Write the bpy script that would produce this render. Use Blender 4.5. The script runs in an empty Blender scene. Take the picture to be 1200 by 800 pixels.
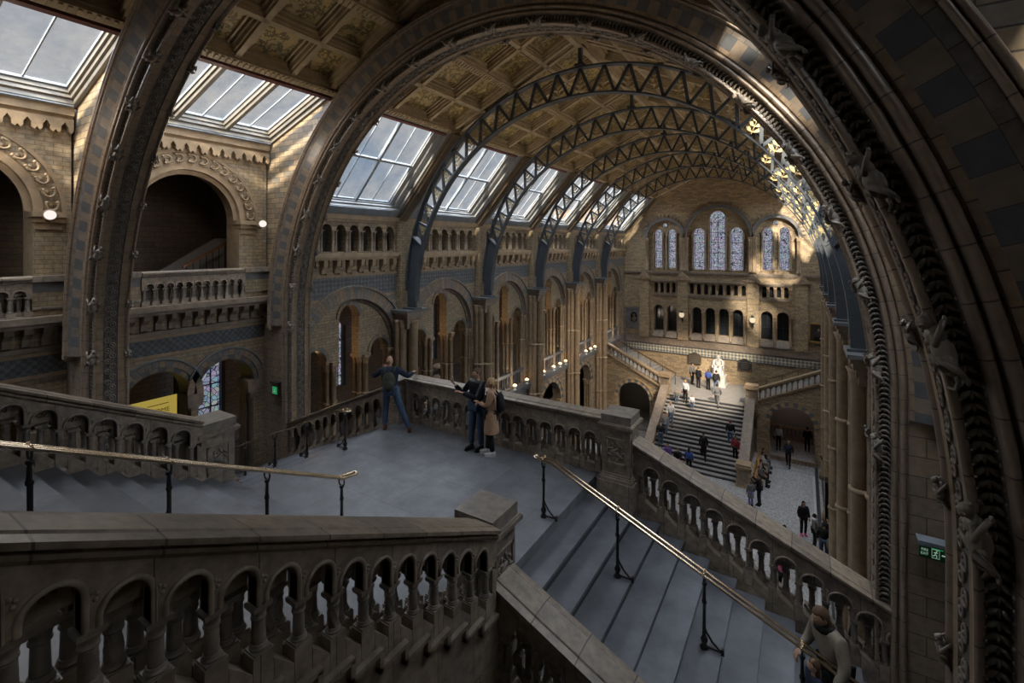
import bpy, bmesh, math, random
from math import sin, cos, pi, radians, atan2, hypot, sqrt
from mathutils import Vector, Matrix
from mathutils.geometry import tessellate_polygon
random.seed(7)
SC = bpy.context.scene
COL = SC.collection

# ------------------------------------------------------------------ materials
def newmat(name):
    m = bpy.data.materials.new(name); m.use_nodes = True
    nt = m.node_tree
    for n in list(nt.nodes): nt.nodes.remove(n)
    return m, nt
def N(nt, t, **kw):
    n = nt.nodes.new(t)
    for k, v in kw.items():
        if hasattr(n, k) and not k.startswith('i_'): setattr(n, k, v)
    return n
def L(nt, a, b): nt.links.new(a, b)
def principled(nt, color=None, rough=.6, metal=0., spec=.5):
    o = N(nt, 'ShaderNodeOutputMaterial'); b = N(nt, 'ShaderNodeBsdfPrincipled')
    L(nt, b.outputs[0], o.inputs[0])
    if color: b.inputs['Base Color'].default_value = (*color, 1)
    b.inputs['Roughness'].default_value = rough; b.inputs['Metallic'].default_value = metal
    b.inputs['Specular IOR Level'].default_value = spec
    return b
def math_(nt, op, a, b=None, c=None):
    n = N(nt, 'ShaderNodeMath'); n.operation = op
    for i, v in enumerate((a, b, c)):
        if v is None: continue
        if isinstance(v, (int, float)): n.inputs[i].default_value = v
        else: L(nt, v, n.inputs[i])
    return n.outputs[0]
def mixc(nt, f, a, b, mode='MIX'):
    n = N(nt, 'ShaderNodeMix'); n.data_type = 'RGBA'; n.blend_type = mode
    if isinstance(f, (int, float)): n.inputs[0].default_value = f
    else: L(nt, f, n.inputs[0])
    for i, v in ((6, a), (7, b)):
        if isinstance(v, tuple): n.inputs[i].default_value = (*v, 1)
        else: L(nt, v, n.inputs[i])
    return n.outputs[2]
def noise(nt, vec, scale, detail=4, rough=.6, out=0):
    n = N(nt, 'ShaderNodeTexNoise'); n.inputs['Scale'].default_value = scale
    n.inputs['Detail'].default_value = detail; n.inputs['Roughness'].default_value = rough
    if vec is not None: L(nt, vec, n.inputs['Vector'])
    return n.outputs[out]
def ramp(nt, fac, stops, interp='LINEAR'):
    n = N(nt, 'ShaderNodeValToRGB'); n.color_ramp.interpolation = interp
    els = n.color_ramp.elements
    while len(els) < len(stops): els.new(.5)
    for e, (p, c) in zip(els, stops): e.position = p; e.color = (*c, 1) if len(c) == 3 else c
    L(nt, fac, n.inputs[0]); return n.outputs[0]
def boxmap(nt):
    """world position folded onto the wall plane: u along the wall, v up"""
    g = N(nt, 'ShaderNodeNewGeometry')
    p = N(nt, 'ShaderNodeSeparateXYZ'); L(nt, g.outputs['Position'], p.inputs[0])
    q = N(nt, 'ShaderNodeSeparateXYZ'); L(nt, g.outputs['True Normal'], q.inputs[0])
    ax, ay, az = (math_(nt, 'ABSOLUTE', q.outputs[i]) for i in range(3))
    isx = math_(nt, 'GREATER_THAN', ax, ay)
    isz = math_(nt, 'GREATER_THAN', az, .75)
    u = math_(nt, 'ADD', math_(nt, 'MULTIPLY', p.outputs[1], isx), math_(nt, 'MULTIPLY', p.outputs[0], math_(nt, 'SUBTRACT', 1, isx)))
    v = math_(nt, 'ADD', math_(nt, 'MULTIPLY', p.outputs[2], math_(nt, 'SUBTRACT', 1, isz)), math_(nt, 'MULTIPLY', p.outputs[1], isz))
    c = N(nt, 'ShaderNodeCombineXYZ'); L(nt, u, c.inputs[0]); L(nt, v, c.inputs[1])
    return c.outputs[0], g.outputs['Position']
def brickmat(name, cols, bw, bh, mortar=(.05, .045, .04), ms=.008, rough=.55, uv=False, offset=.5, bump=.25, freq=2, stain=.5, spec=.4, grey=None):
    m, nt = newmat(name); b = principled(nt, rough=rough, spec=spec)
    if uv:
        tc = N(nt, 'ShaderNodeTexCoord'); vec = tc.outputs['UV']; g = N(nt, 'ShaderNodeNewGeometry'); pos = g.outputs['Position']
    else: vec, pos = boxmap(nt)
    br = N(nt, 'ShaderNodeTexBrick'); L(nt, vec, br.inputs['Vector'])
    br.offset = offset; br.offset_frequency = freq
    br.inputs['Scale'].default_value = 1; br.inputs['Brick Width'].default_value = bw; br.inputs['Row Height'].default_value = bh
    br.inputs['Mortar Size'].default_value = ms; br.inputs['Mortar Smooth'].default_value = .2
    br.inputs['Color1'].default_value = (0, 0, 0, 1); br.inputs['Color2'].default_value = (1, 1, 1, 1); br.inputs['Mortar'].default_value = (.5, .5, .5, 1)
    n1 = noise(nt, pos, 1.1, 3); 
    k = N(nt, 'ShaderNodeRGBToBW'); L(nt, br.outputs['Color'], k.inputs[0])
    kk = math_(nt, 'ADD', math_(nt, 'MULTIPLY', k.outputs[0], .72), math_(nt, 'MULTIPLY', n1, .3))
    n = len(cols)
    col = ramp(nt, kk, [((i) / max(1, n - 1) * .96 + .02, c) for i, c in enumerate(cols)])
    n2 = noise(nt, pos, 9, 5)
    shade = ramp(nt, n2, [(.3, (1 - stain * .55,) * 3), (.7, (1.15,) * 3)])
    col = mixc(nt, 1, col, shade, 'MULTIPLY')
    col = mixc(nt, br.outputs['Fac'], col, mortar)
    L(nt, col, b.inputs['Base Color'])
    bp = N(nt, 'ShaderNodeBump'); bp.inputs['Strength'].default_value = bump; bp.inputs['Distance'].default_value = .01
    h = math_(nt, 'SUBTRACT', math_(nt, 'MULTIPLY', noise(nt, pos, 25, 3), .35), br.outputs['Fac'])
    L(nt, h, bp.inputs['Height']); L(nt, bp.outputs[0], b.inputs['Normal'])
    return m
def plainmat(name, col, rough=.6, metal=0., var=.25, scale=6, bump=.15, col2=None, spec=.4):
    m, nt = newmat(name); b = principled(nt, rough=rough, metal=metal, spec=spec)
    g = N(nt, 'ShaderNodeNewGeometry')
    n1 = noise(nt, g.outputs['Position'], scale, 5)
    c2 = col2 or tuple(c * (1 - var) for c in col)
    c = ramp(nt, n1, [(.3, c2), (.7, col)])
    L(nt, c, b.inputs['Base Color'])
    if bump:
        bp = N(nt, 'ShaderNodeBump'); bp.inputs['Strength'].default_value = bump; bp.inputs['Distance'].default_value = .008
        L(nt, noise(nt, g.outputs['Position'], scale * 5, 4), bp.inputs['Height']); L(nt, bp.outputs[0], b.inputs['Normal'])
    return m
def emitmat(name, col, s=1.):
    m, nt = newmat(name); o = N(nt, 'ShaderNodeOutputMaterial'); e = N(nt, 'ShaderNodeEmission')
    e.inputs[0].default_value = (*col, 1); e.inputs[1].default_value = s; L(nt, e.outputs[0], o.inputs[0]); return m

TAN = (.36, .275, .175); BUFF = (.275, .21, .135); DKT = (.17, .13, .09); BLU = (.095, .105, .115); GRY = (.20, .18, .15)
M = {}
M['wall'] = brickmat('buff_brick', [BLU, GRY, BUFF, TAN, DKT, BUFF, GRY], .46, .155)
M['wall2'] = brickmat('buff_small_brick', [GRY, BUFF, (.27, .22, .16), (.34, .26, .16), BUFF, (.24, .21, .17)], .3, .1, mortar=(.10, .08, .055), ms=.006, stain=.8)
M['wallN'] = brickmat('warm_buff_brick', [DKT, BUFF, (.36, .27, .16), (.42, .31, .185), BUFF, GRY], .38, .14, mortar=(.15, .115, .075), ms=.006, stain=.9)
M['dark'] = brickmat('dark_brick', [(.12, .09, .06), (.17, .12, .08), (.10, .08, .06)], .5, .17)  # darker, browner brick for the outer shell and back rooms
M['block'] = brickmat('large_terracotta_block', [(.18, .145, .12), (.27, .21, .15), (.22, .175, .13), (.30, .23, .16)], .62, .27, rough=.5, ms=.006)
M['stone'] = plainmat('carved_terracotta', (.24, .19, .145), .5, var=.45, scale=5)
M['stonefg'] = brickmat('weathered_terracotta', [(.20, .17, .145), (.26, .215, .175), (.30, .245, .185), (.22, .185, .155)], .56, 5., rough=.42, ms=.004, stain=.9, bump=.3, spec=.5, offset=0)
M['stonebal'] = plainmat('baluster_terracotta', (.235, .20, .165), .42, var=.45, scale=7, col2=(.11, .10, .09), spec=.5)
M['stonelt'] = plainmat('light_terracotta', (.32, .235, .15), .5, var=.4, scale=4)
M['stoneblue'] = plainmat('blue_grey_terracotta', (.135, .14, .148), .42, var=.4, scale=5)
M['carve'] = plainmat('dark_carved_terracotta', (.14, .125, .11), .45, var=.5, scale=14, bump=.4)
M['roll'] = brickmat('jointed_moulding', [(.19, .145, .11), (.25, .19, .14), (.21, .165, .13)], .34, 5., uv=True, rough=.32, offset=0, ms=.006, spec=.6)
M['band'] = brickmat('tan_soffit_block', [(.17, .125, .085), (.23, .17, .11), (.195, .145, .10)], .24, 5., uv=True, rough=.4, offset=0, ms=.005)
M['smallA'] = brickmat('narrow_voussoir', [(.20, .15, .105), (.28, .205, .135), (.22, .17, .125)], .215, 5., uv=True, rough=.34, offset=0, ms=.005, stain=.7)
M['outerC'] = brickmat('outer_voussoir', [(.10, .105, .12), (.15, .145, .145), (.20, .16, .125), (.12, .12, .13)], .26, 5., uv=True, rough=.34, offset=0, ms=.005, stain=.7)
def altmat(name, c1, c2, ln, rough=.3):
    m, nt = newmat(name); b = principled(nt, rough=rough, spec=.5)
    tc = N(nt, 'ShaderNodeTexCoord'); s = N(nt, 'ShaderNodeSeparateXYZ'); L(nt, tc.outputs['UV'], s.inputs[0])
    q = math_(nt, 'DIVIDE', s.outputs[0], ln)
    par = math_(nt, 'GREATER_THAN', math_(nt, 'FRACT', math_(nt, 'MULTIPLY', q, .5)), .5)
    fr = math_(nt, 'FRACT', q); edge = math_(nt, 'LESS_THAN', fr, .02)
    g = N(nt, 'ShaderNodeNewGeometry'); n1 = noise(nt, g.outputs['Position'], 5, 6)
    a = ramp(nt, n1, [(.3, tuple(x * .6 for x in c1)), (.7, c1)]); d = ramp(nt, n1, [(.3, tuple(x * .7 for x in c2)), (.7, c2)])
    col = mixc(nt, par, a, d); col = mixc(nt, edge, col, (.03, .03, .03)); L(nt, col, b.inputs['Base Color'])
    bp = N(nt, 'ShaderNodeBump'); bp.inputs['Strength'].default_value = .15; bp.inputs['Distance'].default_value = .01
    L(nt, n1, bp.inputs['Height']); L(nt, bp.outputs[0], b.inputs['Normal'])
    return m
M['alt'] = altmat('alternating_voussoirs', (.23, .188, .15), (.108, .113, .122), .215)
M['alt2'] = altmat('small_alternating_voussoirs', (.22, .175, .125), (.10, .105, .112), .2)
M['alt3'] = altmat('doorway_voussoirs', (.42, .30, .17), (.12, .13, .14), .28)
M['archmould'] = brickmat('arch_moulding', [(.30, .215, .13), (.22, .165, .115), (.13, .135, .14), (.26, .19, .12)], .17, 5., uv=True, offset=0, ms=.006)
M['coping'] = brickmat('jointed_coping', [(.16,.13,.105),(.24,.195,.15),(.28,.225,.165),(.19,.155,.125)], .5, 9., uv=True, rough=.4, ms=.007, stain=.9, bump=.3, spec=.5, offset=0)
M['floor'] = None
def floormat():
    m, nt = newmat('slate_paving'); b = principled(nt, rough=.42, spec=.45)
    vec, pos = boxmap(nt)
    br = N(nt, 'ShaderNodeTexBrick'); L(nt, vec, br.inputs['Vector']); br.inputs['Scale'].default_value = 1
    br.inputs['Brick Width'].default_value = 2.2; br.inputs['Row Height'].default_value = 1.15; br.inputs['Mortar Size'].default_value = .004
    br.inputs['Color1'].default_value = (.118, .125, .138, 1); br.inputs['Color2'].default_value = (.15, .157, .17, 1); br.inputs['Mortar'].default_value = (.06, .065, .07, 1)
    n2 = noise(nt, pos, 2.5, 6, .7)
    c = mixc(nt, 1, br.outputs['Color'], ramp(nt, n2, [(.3, (.72, .72, .72)), (.7, (1.15, 1.15, 1.15))]), 'MULTIPLY')
    L(nt, c, b.inputs['Base Color'])
    L(nt, ramp(nt, n2, [(.3, (.55,) * 3), (.7, (.36,) * 3)]), b.inputs['Roughness'])
    bp = N(nt, 'ShaderNodeBump'); bp.inputs['Strength'].default_value = .2; bp.inputs['Distance'].default_value = .006
    L(nt, noise(nt, pos, 18, 4), bp.inputs['Height']); L(nt, bp.outputs[0], b.inputs['Normal'])
    return m
M['floor'] = floormat()
M['step'] = plainmat('worn_slate_step', (.14, .15, .172), .4, var=.35, scale=2.2, bump=.2, spec=.45)
def stepmat():
    m, nt = newmat('worn_slate_step'); b = principled(nt, rough=.4, spec=.45)
    g = N(nt, 'ShaderNodeNewGeometry'); oi = N(nt, 'ShaderNodeObjectInfo')
    n1 = noise(nt, g.outputs['Position'], 2.2, 6, .65)
    c = ramp(nt, n1, [(.3, (.07, .074, .084)), (.7, (.14, .147, .164))])
    t = math_(nt, 'ADD', math_(nt, 'MULTIPLY', oi.outputs['Random'], .45), .75)
    cc = N(nt, 'ShaderNodeCombineColor'); [L(nt, t, cc.inputs[i]) for i in range(3)]
    L(nt, mixc(nt, 1, c, cc.outputs[0], 'MULTIPLY'), b.inputs['Base Color'])
    bp = N(nt, 'ShaderNodeBump'); bp.inputs['Strength'].default_value = .2; bp.inputs['Distance'].default_value = .006
    L(nt, noise(nt, g.outputs['Position'], 14, 4), bp.inputs['Height']); L(nt, bp.outputs[0], b.inputs['Normal']); return m
M['step'] = stepmat()
M['darkroom'] = plainmat('recess_shade_colour', (.025, .03, .036), .7, var=.3)  # near-black colour stands in for shade inside the upper gallery
M['stepwarm'] = plainmat('stone_step', (.26, .25, .235), .5, var=.3, scale=3)
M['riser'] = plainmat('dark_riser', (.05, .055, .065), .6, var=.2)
def mosaic():
    m, nt = newmat('mosaic_floor'); b = principled(nt, rough=.4)
    g = N(nt, 'ShaderNodeNewGeometry')
    v = N(nt, 'ShaderNodeTexVoronoi'); v.inputs['Scale'].default_value = 24; L(nt, g.outputs['Position'], v.inputs['Vector'])
    bw = N(nt, 'ShaderNodeRGBToBW'); L(nt, v.outputs['Color'], bw.inputs[0])
    L(nt, ramp(nt, bw.outputs[0], [(.2, (.16, .16, .165)), (.6, (.34, .34, .34)), (.9, (.46, .45, .43))]), b.inputs['Base Color'])
    return m
M['mosaic'] = mosaic()
M['marbleW'] = plainmat('white_marble', (.44, .43, .41), .35, var=.12, scale=4, bump=.05)
M['stripe_w'] = plainmat('white_floor_stripe', (.45, .46, .47), .4, var=.15)
M['stripe_b'] = plainmat('black_floor_stripe', (.035, .037, .042), .35, var=.2)
M['stripe_g'] = plainmat('grey_floor_border', (.24, .26, .28), .4, var=.2)
M['iron'] = plainmat('blue_grey_painted_iron', (.052, .062, .075), .36, var=.25, scale=3, metal=.0, spec=.5)
M['gold'] = plainmat('gilded_leaf', (.46, .37, .19), .4, metal=.6, var=.3)
M['brass'] = plainmat('polished_brass', (.74, .60, .43), .24, metal=1., var=.25, scale=9, bump=.05)
M['black'] = plainmat('black_cast_iron', (.018, .018, .02), .35, var=.2, bump=.05)
M['frame'] = plainmat('painted_skylight_frame', (.20, .185, .16), .4, var=.3, scale=3)
M['frame2'] = plainmat('silver_grey_window_reveal', (.30, .31, .32), .35, var=.3, scale=3)
M['lead'] = plainmat('lead_sill', (.22, .25, .285), .35, var=.3, scale=3)
M['red'] = plainmat('red_painted_strip', (.16, .06, .055), .5, var=.35, scale=8)
M['rail'] = plainmat('moulded_ceiling_rail', (.42, .33, .21), .5, var=.3, scale=5)
M['raildk'] = plainmat('brown_roof_beam', (.17, .13, .09), .5, var=.3, scale=4)
M['wood'] = plainmat('varnished_wood', (.30, .13, .05), .35, var=.35, scale=10)
M['plaster'] = plainmat('grey_plaster', (.30, .28, .27), .7, var=.15)
def panelmat():
    m, nt = newmat('painted_ceiling_panel'); b = principled(nt, rough=.45)
    g = N(nt, 'ShaderNodeNewGeometry')
    n1 = noise(nt, g.outputs['Position'], 4.5, 5, .65); n2 = noise(nt, g.outputs['Position'], 1.1, 2)
    v = N(nt, 'ShaderNodeTexVoronoi'); v.inputs['Scale'].default_value = 9; v.feature = 'SMOOTH_F1'; L(nt, g.outputs['Position'], v.inputs['Vector'])
    base = ramp(nt, n2, [(.3, (.46, .34, .15)), (.6, (.36, .28, .14)), (.8, (.20, .21, .13))])
    lf = ramp(nt, n1, [(.46, (1, 1, 1)), (.5, (.34, .34, .28)), (.56, (.34, .34, .28)), (.6, (1, 1, 1))])
    c = mixc(nt, 1, base, lf, 'MULTIPLY')
    c = mixc(nt, ramp(nt, v.outputs['Distance'], [(.16, (1, 1, 1)), (.22, (0, 0, 0))]), c, (.5, .33, .09))
    L(nt, c, b.inputs['Base Color']); return m
M['panel'] = panelmat()
def diamond(name, c1, c2, s, rot=True):
    m, nt = newmat(name); b = principled(nt, rough=.4)
    vec, pos = boxmap(nt); mp = N(nt, 'ShaderNodeMapping'); L(nt, vec, mp.inputs[0])
    if rot: mp.inputs['Rotation'].default_value = (0, 0, pi / 4)
    ck = N(nt, 'ShaderNodeTexChecker'); ck.inputs['Scale'].default_value = s; L(nt, mp.outputs[0], ck.inputs[0])
    ck.inputs[1].default_value = (*c1, 1); ck.inputs[2].default_value = (*c2, 1)
    n1 = noise(nt, pos, 8, 4)
    L(nt, mixc(nt, 1, ck.outputs[0], ramp(nt, n1, [(.3, (.6,) * 3), (.7, (1.2,) * 3)]), 'MULTIPLY'), b.inputs['Base Color'])
    return m
M['frieze'] = diamond('blue_diamond_frieze', (.075, .082, .092), (.135, .14, .145), 9)
M['frieze2'] = diamond('blue_check_frieze', (.055, .064, .075), (.10, .11, .12), 12, False)
M['zigzag'] = diamond('zigzag_frieze', (.50, .44, .33), (.13, .15, .155), 5.5)
def stained(name, tint, s, sat=.5):
    m, nt = newmat(name); o = N(nt, 'ShaderNodeOutputMaterial'); e = N(nt, 'ShaderNodeEmission')
    vec, pos = boxmap(nt)
    v = N(nt, 'ShaderNodeTexVoronoi'); v.inputs['Scale'].default_value = 5.5; L(nt, vec, v.inputs['Vector'])
    d = N(nt, 'ShaderNodeTexVoronoi'); d.feature = 'DISTANCE_TO_EDGE'; d.inputs['Scale'].default_value = 5.5; L(nt, vec, d.inputs['Vector'])
    hs = N(nt, 'ShaderNodeHueSaturation'); hs.inputs['Saturation'].default_value = sat; L(nt, v.outputs['Color'], hs.inputs['Color'])
    c = mixc(nt, .62, hs.outputs[0], tint)
    c = mixc(nt, ramp(nt, d.outputs['Distance'], [(.04, (1, 1, 1)), (.075, (0, 0, 0))]), c, (.05, .05, .09))
    L(nt, c, e.inputs[0]); e.inputs[1].default_value = s; L(nt, e.outputs[0], o.inputs[0]); return m
M['stain'] = stained('leaded_stained_glass', (.62, .66, .86), .52)
M['stain2'] = stained('leaded_side_window', (.50, .66, .86), .42, .8)
def glassmat():
    m, nt = newmat('skylight_glass'); o = N(nt, 'ShaderNodeOutputMaterial')
    t = N(nt, 'ShaderNodeBsdfTransparent'); gl = N(nt, 'ShaderNodeBsdfGlossy'); gl.inputs['Roughness'].default_value = .05
    g = N(nt, 'ShaderNodeNewGeometry'); nn = noise(nt, g.outputs['Position'], 1.3, 4)
    L(nt, ramp(nt, nn, [(.3, (.80, .83, .87)), (.65, (.95, .95, .95))]), t.inputs[0])
    mx = N(nt, 'ShaderNodeMixShader'); mx.inputs[0].default_value = .05; L(nt, t.outputs[0], mx.inputs[1]); L(nt, gl.outputs[0], mx.inputs[2]); L(nt, mx.outputs[0], o.inputs[0]); return m
M['glass'] = glassmat()
M['darkglass'] = plainmat('dark_window_glass', (.02, .024, .028), .12, var=.2, bump=0, spec=.6)
M['leading'] = plainmat('window_bar', (.03, .032, .04), .5)
M['green'] = emitmat('green_exit_light', (.03, .38, .12), .55)
M['signgreen'] = plainmat('green_exit_panel', (.01, .13, .045), .35, var=.1, bump=0)
M['signwhite'] = emitmat('white_exit_pictogram', (.55, .85, .65), .35)
M['lampglow'] = emitmat('warm_lamp_glow', (1, .62, .28), 6)
M['spotglow'] = emitmat('pale_spotlight_lens', (1, .92, .85), 1.0)
M['poster'] = emitmat('backlit_yellow_panel', (.80, .60, .12), .42)
M['posterink'] = plainmat('poster_ink', (.05, .03, .015), .6, bump=0)
M['white'] = plainmat('white_enamel', (.7, .7, .68), .4, var=.08, bump=0)
M['bronze'] = plainmat('dark_bronze', (.10, .085, .065), .4, var=.3, metal=.3)
M['giltframe'] = plainmat('gilt_picture_frame', (.42, .27, .10), .4, metal=.4, var=.3)
M['canvas'] = plainmat('dark_oil_painting', (.05, .035, .025), .4, var=.5, scale=2.5, bump=0)
M['orangebox'] = plainmat('pine_bench_wood', (.45, .24, .08), .5)

# ------------------------------------------------------------------ mesh builder
class MB:
    def __init__(s): s.v = []; s.f = []; s.uv = []; s.m = []; s.s = []
    def add(s, verts, faces, uvs=None, mi=0, sm=False):
        o = len(s.v); s.v += [tuple(v) for v in verts]
        for i, f in enumerate(faces):
            s.f.append([a + o for a in f]); s.uv.append(uvs[i] if uvs else None); s.m.append(mi); s.s.append(sm)
    def xf(s, mat, start=0):
        for i in range(start, len(s.v)): s.v[i] = tuple(mat @ Vector(s.v[i]))
        return s
    def merge(s, o, mat=None):
        k = len(s.v); s.v += [tuple(mat @ Vector(v)) for v in o.v] if mat else o.v
        s.f += [[a + k for a in f] for f in o.f]; s.uv += o.uv; s.m += o.m; s.s += o.s
        return s
    def box(s, x0, x1, y0, y1, z0, z1, mi=0):
        v = [(x0, y0, z0), (x1, y0, z0), (x1, y1, z0), (x0, y1, z0), (x0, y0, z1), (x1, y0, z1), (x1, y1, z1), (x0, y1, z1)]
        s.add(v, [(3, 2, 1, 0), (4, 5, 6, 7), (0, 1, 5, 4), (1, 2, 6, 5), (2, 3, 7, 6), (3, 0, 4, 7)], mi=mi); return s
    def cbox(s, c, d, mi=0, rot=None):
        k = len(s.v); s.box(-d[0] / 2, d[0] / 2, -d[1] / 2, d[1] / 2, -d[2] / 2, d[2] / 2, mi)
        mt = Matrix.Translation(c) @ (rot if rot else Matrix.Identity(4)); s.xf(mt, k); return s
    def bar(s, p, q, w, h, mi=0, up=(0, 0, 1)):
        p = Vector(p); q = Vector(q); d = (q - p); l = d.length
        if l < 1e-6: return s
        d.normalize(); u = Vector(up)
        if abs(d.dot(u)) > .98: u = Vector((0, 1, 0))
        a = d.cross(u).normalized(); b = a.cross(d)
        vs = []
        for e in (p, q):
            for i, j in ((-1, -1), (1, -1), (1, 1), (-1, 1)): vs.append(e + a * (w / 2 * i) + b * (h / 2 * j))
        s.add(vs, [(3, 2, 1, 0), (4, 5, 6, 7), (0, 1, 5, 4), (1, 2, 6, 5), (2, 3, 7, 6), (3, 0, 4, 7)], mi=mi); return s
    def tube(s, pts, r, n=8, mi=0, cap=True):
        pts = [Vector(p) for p in pts]; k = len(pts)
        rs = r if isinstance(r, (list, tuple)) else [r] * k
        vs = []; ref = None
        for i, p in enumerate(pts):
            d = (pts[min(i + 1, k - 1)] - pts[max(i - 1, 0)]).normalized()
            if ref is None: ref = Vector((0, 0, 1)) if abs(d.z) < .9 else Vector((1, 0, 0))
            a = d.cross(ref).normalized(); b = a.cross(d).normalized(); ref = b
            for j in range(n):
                t = 2 * pi * j / n; vs.append(p + (a * cos(t) + b * sin(t)) * rs[i])
        fs = []; us = []
        for i in range(k - 1):
            for j in range(n):
                fs.append((i * n + j, i * n + (j + 1) % n, (i + 1) * n + (j + 1) % n, (i + 1) * n + j))
        s.add(vs, fs, mi=mi, sm=True)
        if cap:
            o = len(s.v) - len(vs)
            s.f.append([o + j for j in range(n)][::-1]); s.uv.append(None); s.m.append(mi); s.s.append(False)
            s.f.append([o + (k - 1) * n + j for j in range(n)]); s.uv.append(None); s.m.append(mi); s.s.append(False)
        return s
    def lathe(s, prof, c=(0, 0, 0), n=16, mi=0, mod=None, sm=True):
        """prof: (r,z) list bottom to top"""
        vs = []
        for (r, z) in prof:
            for j in range(n):
                t = 2 * pi * j / n; rr = r + (mod(t, z) if mod and r > 0 else 0)
                vs.append((c[0] + rr * cos(t), c[1] + rr * sin(t), c[2] + z))
        fs = [(i * n + j, i * n + (j + 1) % n, (i + 1) * n + (j + 1) % n, (i + 1) * n + j) for i in range(len(prof) - 1) for j in range(n)]
        s.add(vs, fs, mi=mi, sm=sm)
        o = len(s.v) - len(vs)
        for ring, rv in ((0, True), (len(prof) - 1, False)):
            f = [o + ring * n + j for j in range(n)]
            s.f.append(f[::-1] if rv else f); s.uv.append(None); s.m.append(mi); s.s.append(False)
        return s
    def ell(s, c, r, n=12, m=8, mi=0, rot=None):
        vs = []; 
        for i in range(m + 1):
            a = pi * i / m
            for j in range(n):
                t = 2 * pi * j / n; vs.append(Vector((r[0] * sin(a) * cos(t), r[1] * sin(a) * sin(t), -r[2] * cos(a))))
        mt = Matrix.Translation(c) @ (rot if rot else Matrix.Identity(4))
        fs = [(i * n + j, i * n + (j + 1) % n, (i + 1) * n + (j + 1) % n, (i + 1) * n + j) for i in range(m) for j in range(n)]
        s.add([mt @ v for v in vs], fs, mi=mi, sm=True); return s
    def prism(s, poly, y0, y1, mi=0, mat=None):
        """poly in (x,z); extruded along y"""
        n = len(poly); k = len(s.v)
        vs = [(p[0], y0, p[1]) for p in poly] + [(p[0], y1, p[1]) for p in poly]
        fs = [tuple(range(n)), tuple(range(2 * n - 1, n - 1, -1))] + [(i, i + n, (i + 1) % n + n, (i + 1) % n) for i in range(n)]
        s.add(vs, fs, mi=mi)
        if mat: s.xf(mat, k)
        return s
    def strip(s, rows, closed=False, mi=0, sm=True, uvfn=None):
        """rows: list of point rows of the same length -> quads between rows"""
        k = len(rows[0]); vs = [p for r in rows for p in r]; fs = []; us = []
        acc = [0]
        for i in range(1, len(rows)):
            acc.append(acc[-1] + (Vector(rows[i][k // 2]) - Vector(rows[i - 1][k // 2])).length)
        tt = [0]
        for j in range(1, k): tt.append(tt[-1] + (Vector(rows[0][j]) - Vector(rows[0][j - 1])).length)
        for i in range(len(rows) - 1):
            for j in range(k - 1):
                fs.append((i * k + j, i * k + j + 1, (i + 1) * k + j + 1, (i + 1) * k + j))
                us.append([(acc[i], tt[j]), (acc[i], tt[j + 1]), (acc[i + 1], tt[j + 1]), (acc[i + 1], tt[j])])
        s.add(vs, fs, us, mi=mi, sm=sm); return s
    def planar(s, outer, holes, o, u, v, n, th, mi=0, mj=None):
        """flat slab with holes. outer/holes 2D lists; basis o,u,v; extruded by n*th; reveals use mj"""
        o, u, v, n = Vector(o), Vector(u), Vector(v), Vector(n)
        mj = mi if mj is None else mj
        allp = [outer] + holes
        tri = tessellate_polygon([[Vector((p[0], p[1], 0)) for p in l] for l in allp])
        flat = [p for l in allp for p in l]; k = len(flat)
        vs = [o + u * p[0] + v * p[1] for p in flat]
        vs2 = [q + n * th for q in vs]
        fs = []
        nn = u.cross(v)
        for t in tri:
            a, b, c = t
            pa, pb, pc = flat[a], flat[b], flat[c]
            ar = (pb[0] - pa[0]) * (pc[1] - pa[1]) - (pb[1] - pa[1]) * (pc[0] - pa[0])
            if abs(ar) < 1e-10: continue
            if ar < 0: a, b, c = a, c, b
            # face a,b,c has normal +u x v ; front surface should face -n
            if nn.dot(n) > 0: fs += [(a, c, b), (a + k, b + k, c + k)]
            else: fs += [(a, b, c), (a + k, c + k, b + k)]
        s.add(vs + vs2, fs, mi=mi)
        base = len(s.v) - 2 * k; st = 0
        for li, l in enumerate(allp):
            m = len(l); acc = 0
            for i in range(m):
                a = st + i; b = st + (i + 1) % m
                dl = hypot(l[(i + 1) % m][0] - l[i][0], l[(i + 1) % m][1] - l[i][1])
                s.f.append([base + a, base + b, base + b + k, base + a + k]); s.m.append(mj if li else mi); s.s.append(False)
                s.uv.append([(acc, 0), (acc + dl, 0), (acc + dl, th), (acc, th)]); acc += dl
            st += m
        return s
    def build(s, name, mats, parent=None, recalc=True):
        me = bpy.data.meshes.new(name); me.from_pydata(s.v, [], s.f)
        for m in (mats if isinstance(mats, (list, tuple)) else [mats]): me.materials.append(M[m] if isinstance(m, str) else m)
        if any(u is not None for u in s.uv):
            ul = me.uv_layers.new(name='UVMap'); d = []
            for f, u in zip(s.f, s.uv):
                if u is None: d += [0.] * (2 * len(f))
                else:
                    for p in u: d += [p[0], p[1]]
            ul.data.foreach_set('uv', d)
        me.polygons.foreach_set('material_index', s.m); me.polygons.foreach_set('use_smooth', s.s)
        if recalc:
            bm = bmesh.new(); bm.from_mesh(me); bmesh.ops.recalc_face_normals(bm, faces=bm.faces); bm.to_mesh(me); bm.free()
        me.update()
        o = bpy.data.objects.new(name, me); COL.objects.link(o)
        if parent: o.parent = parent
        return o
def tag(o, label=None, cat=None, group=None, kind=None):
    if label: o['label'] = label
    if cat: o['category'] = cat
    if group: o['group'] = group
    if kind: o['kind'] = kind
    return o
def thing(name, label, cat, loc=(0, 0, 0), rz=0., group=None):
    o = bpy.data.objects.new(name, None); o.empty_display_size = .2; COL.objects.link(o)
    o.location = loc; o.rotation_euler = (0, 0, rz); return tag(o, label, cat, group)
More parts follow.
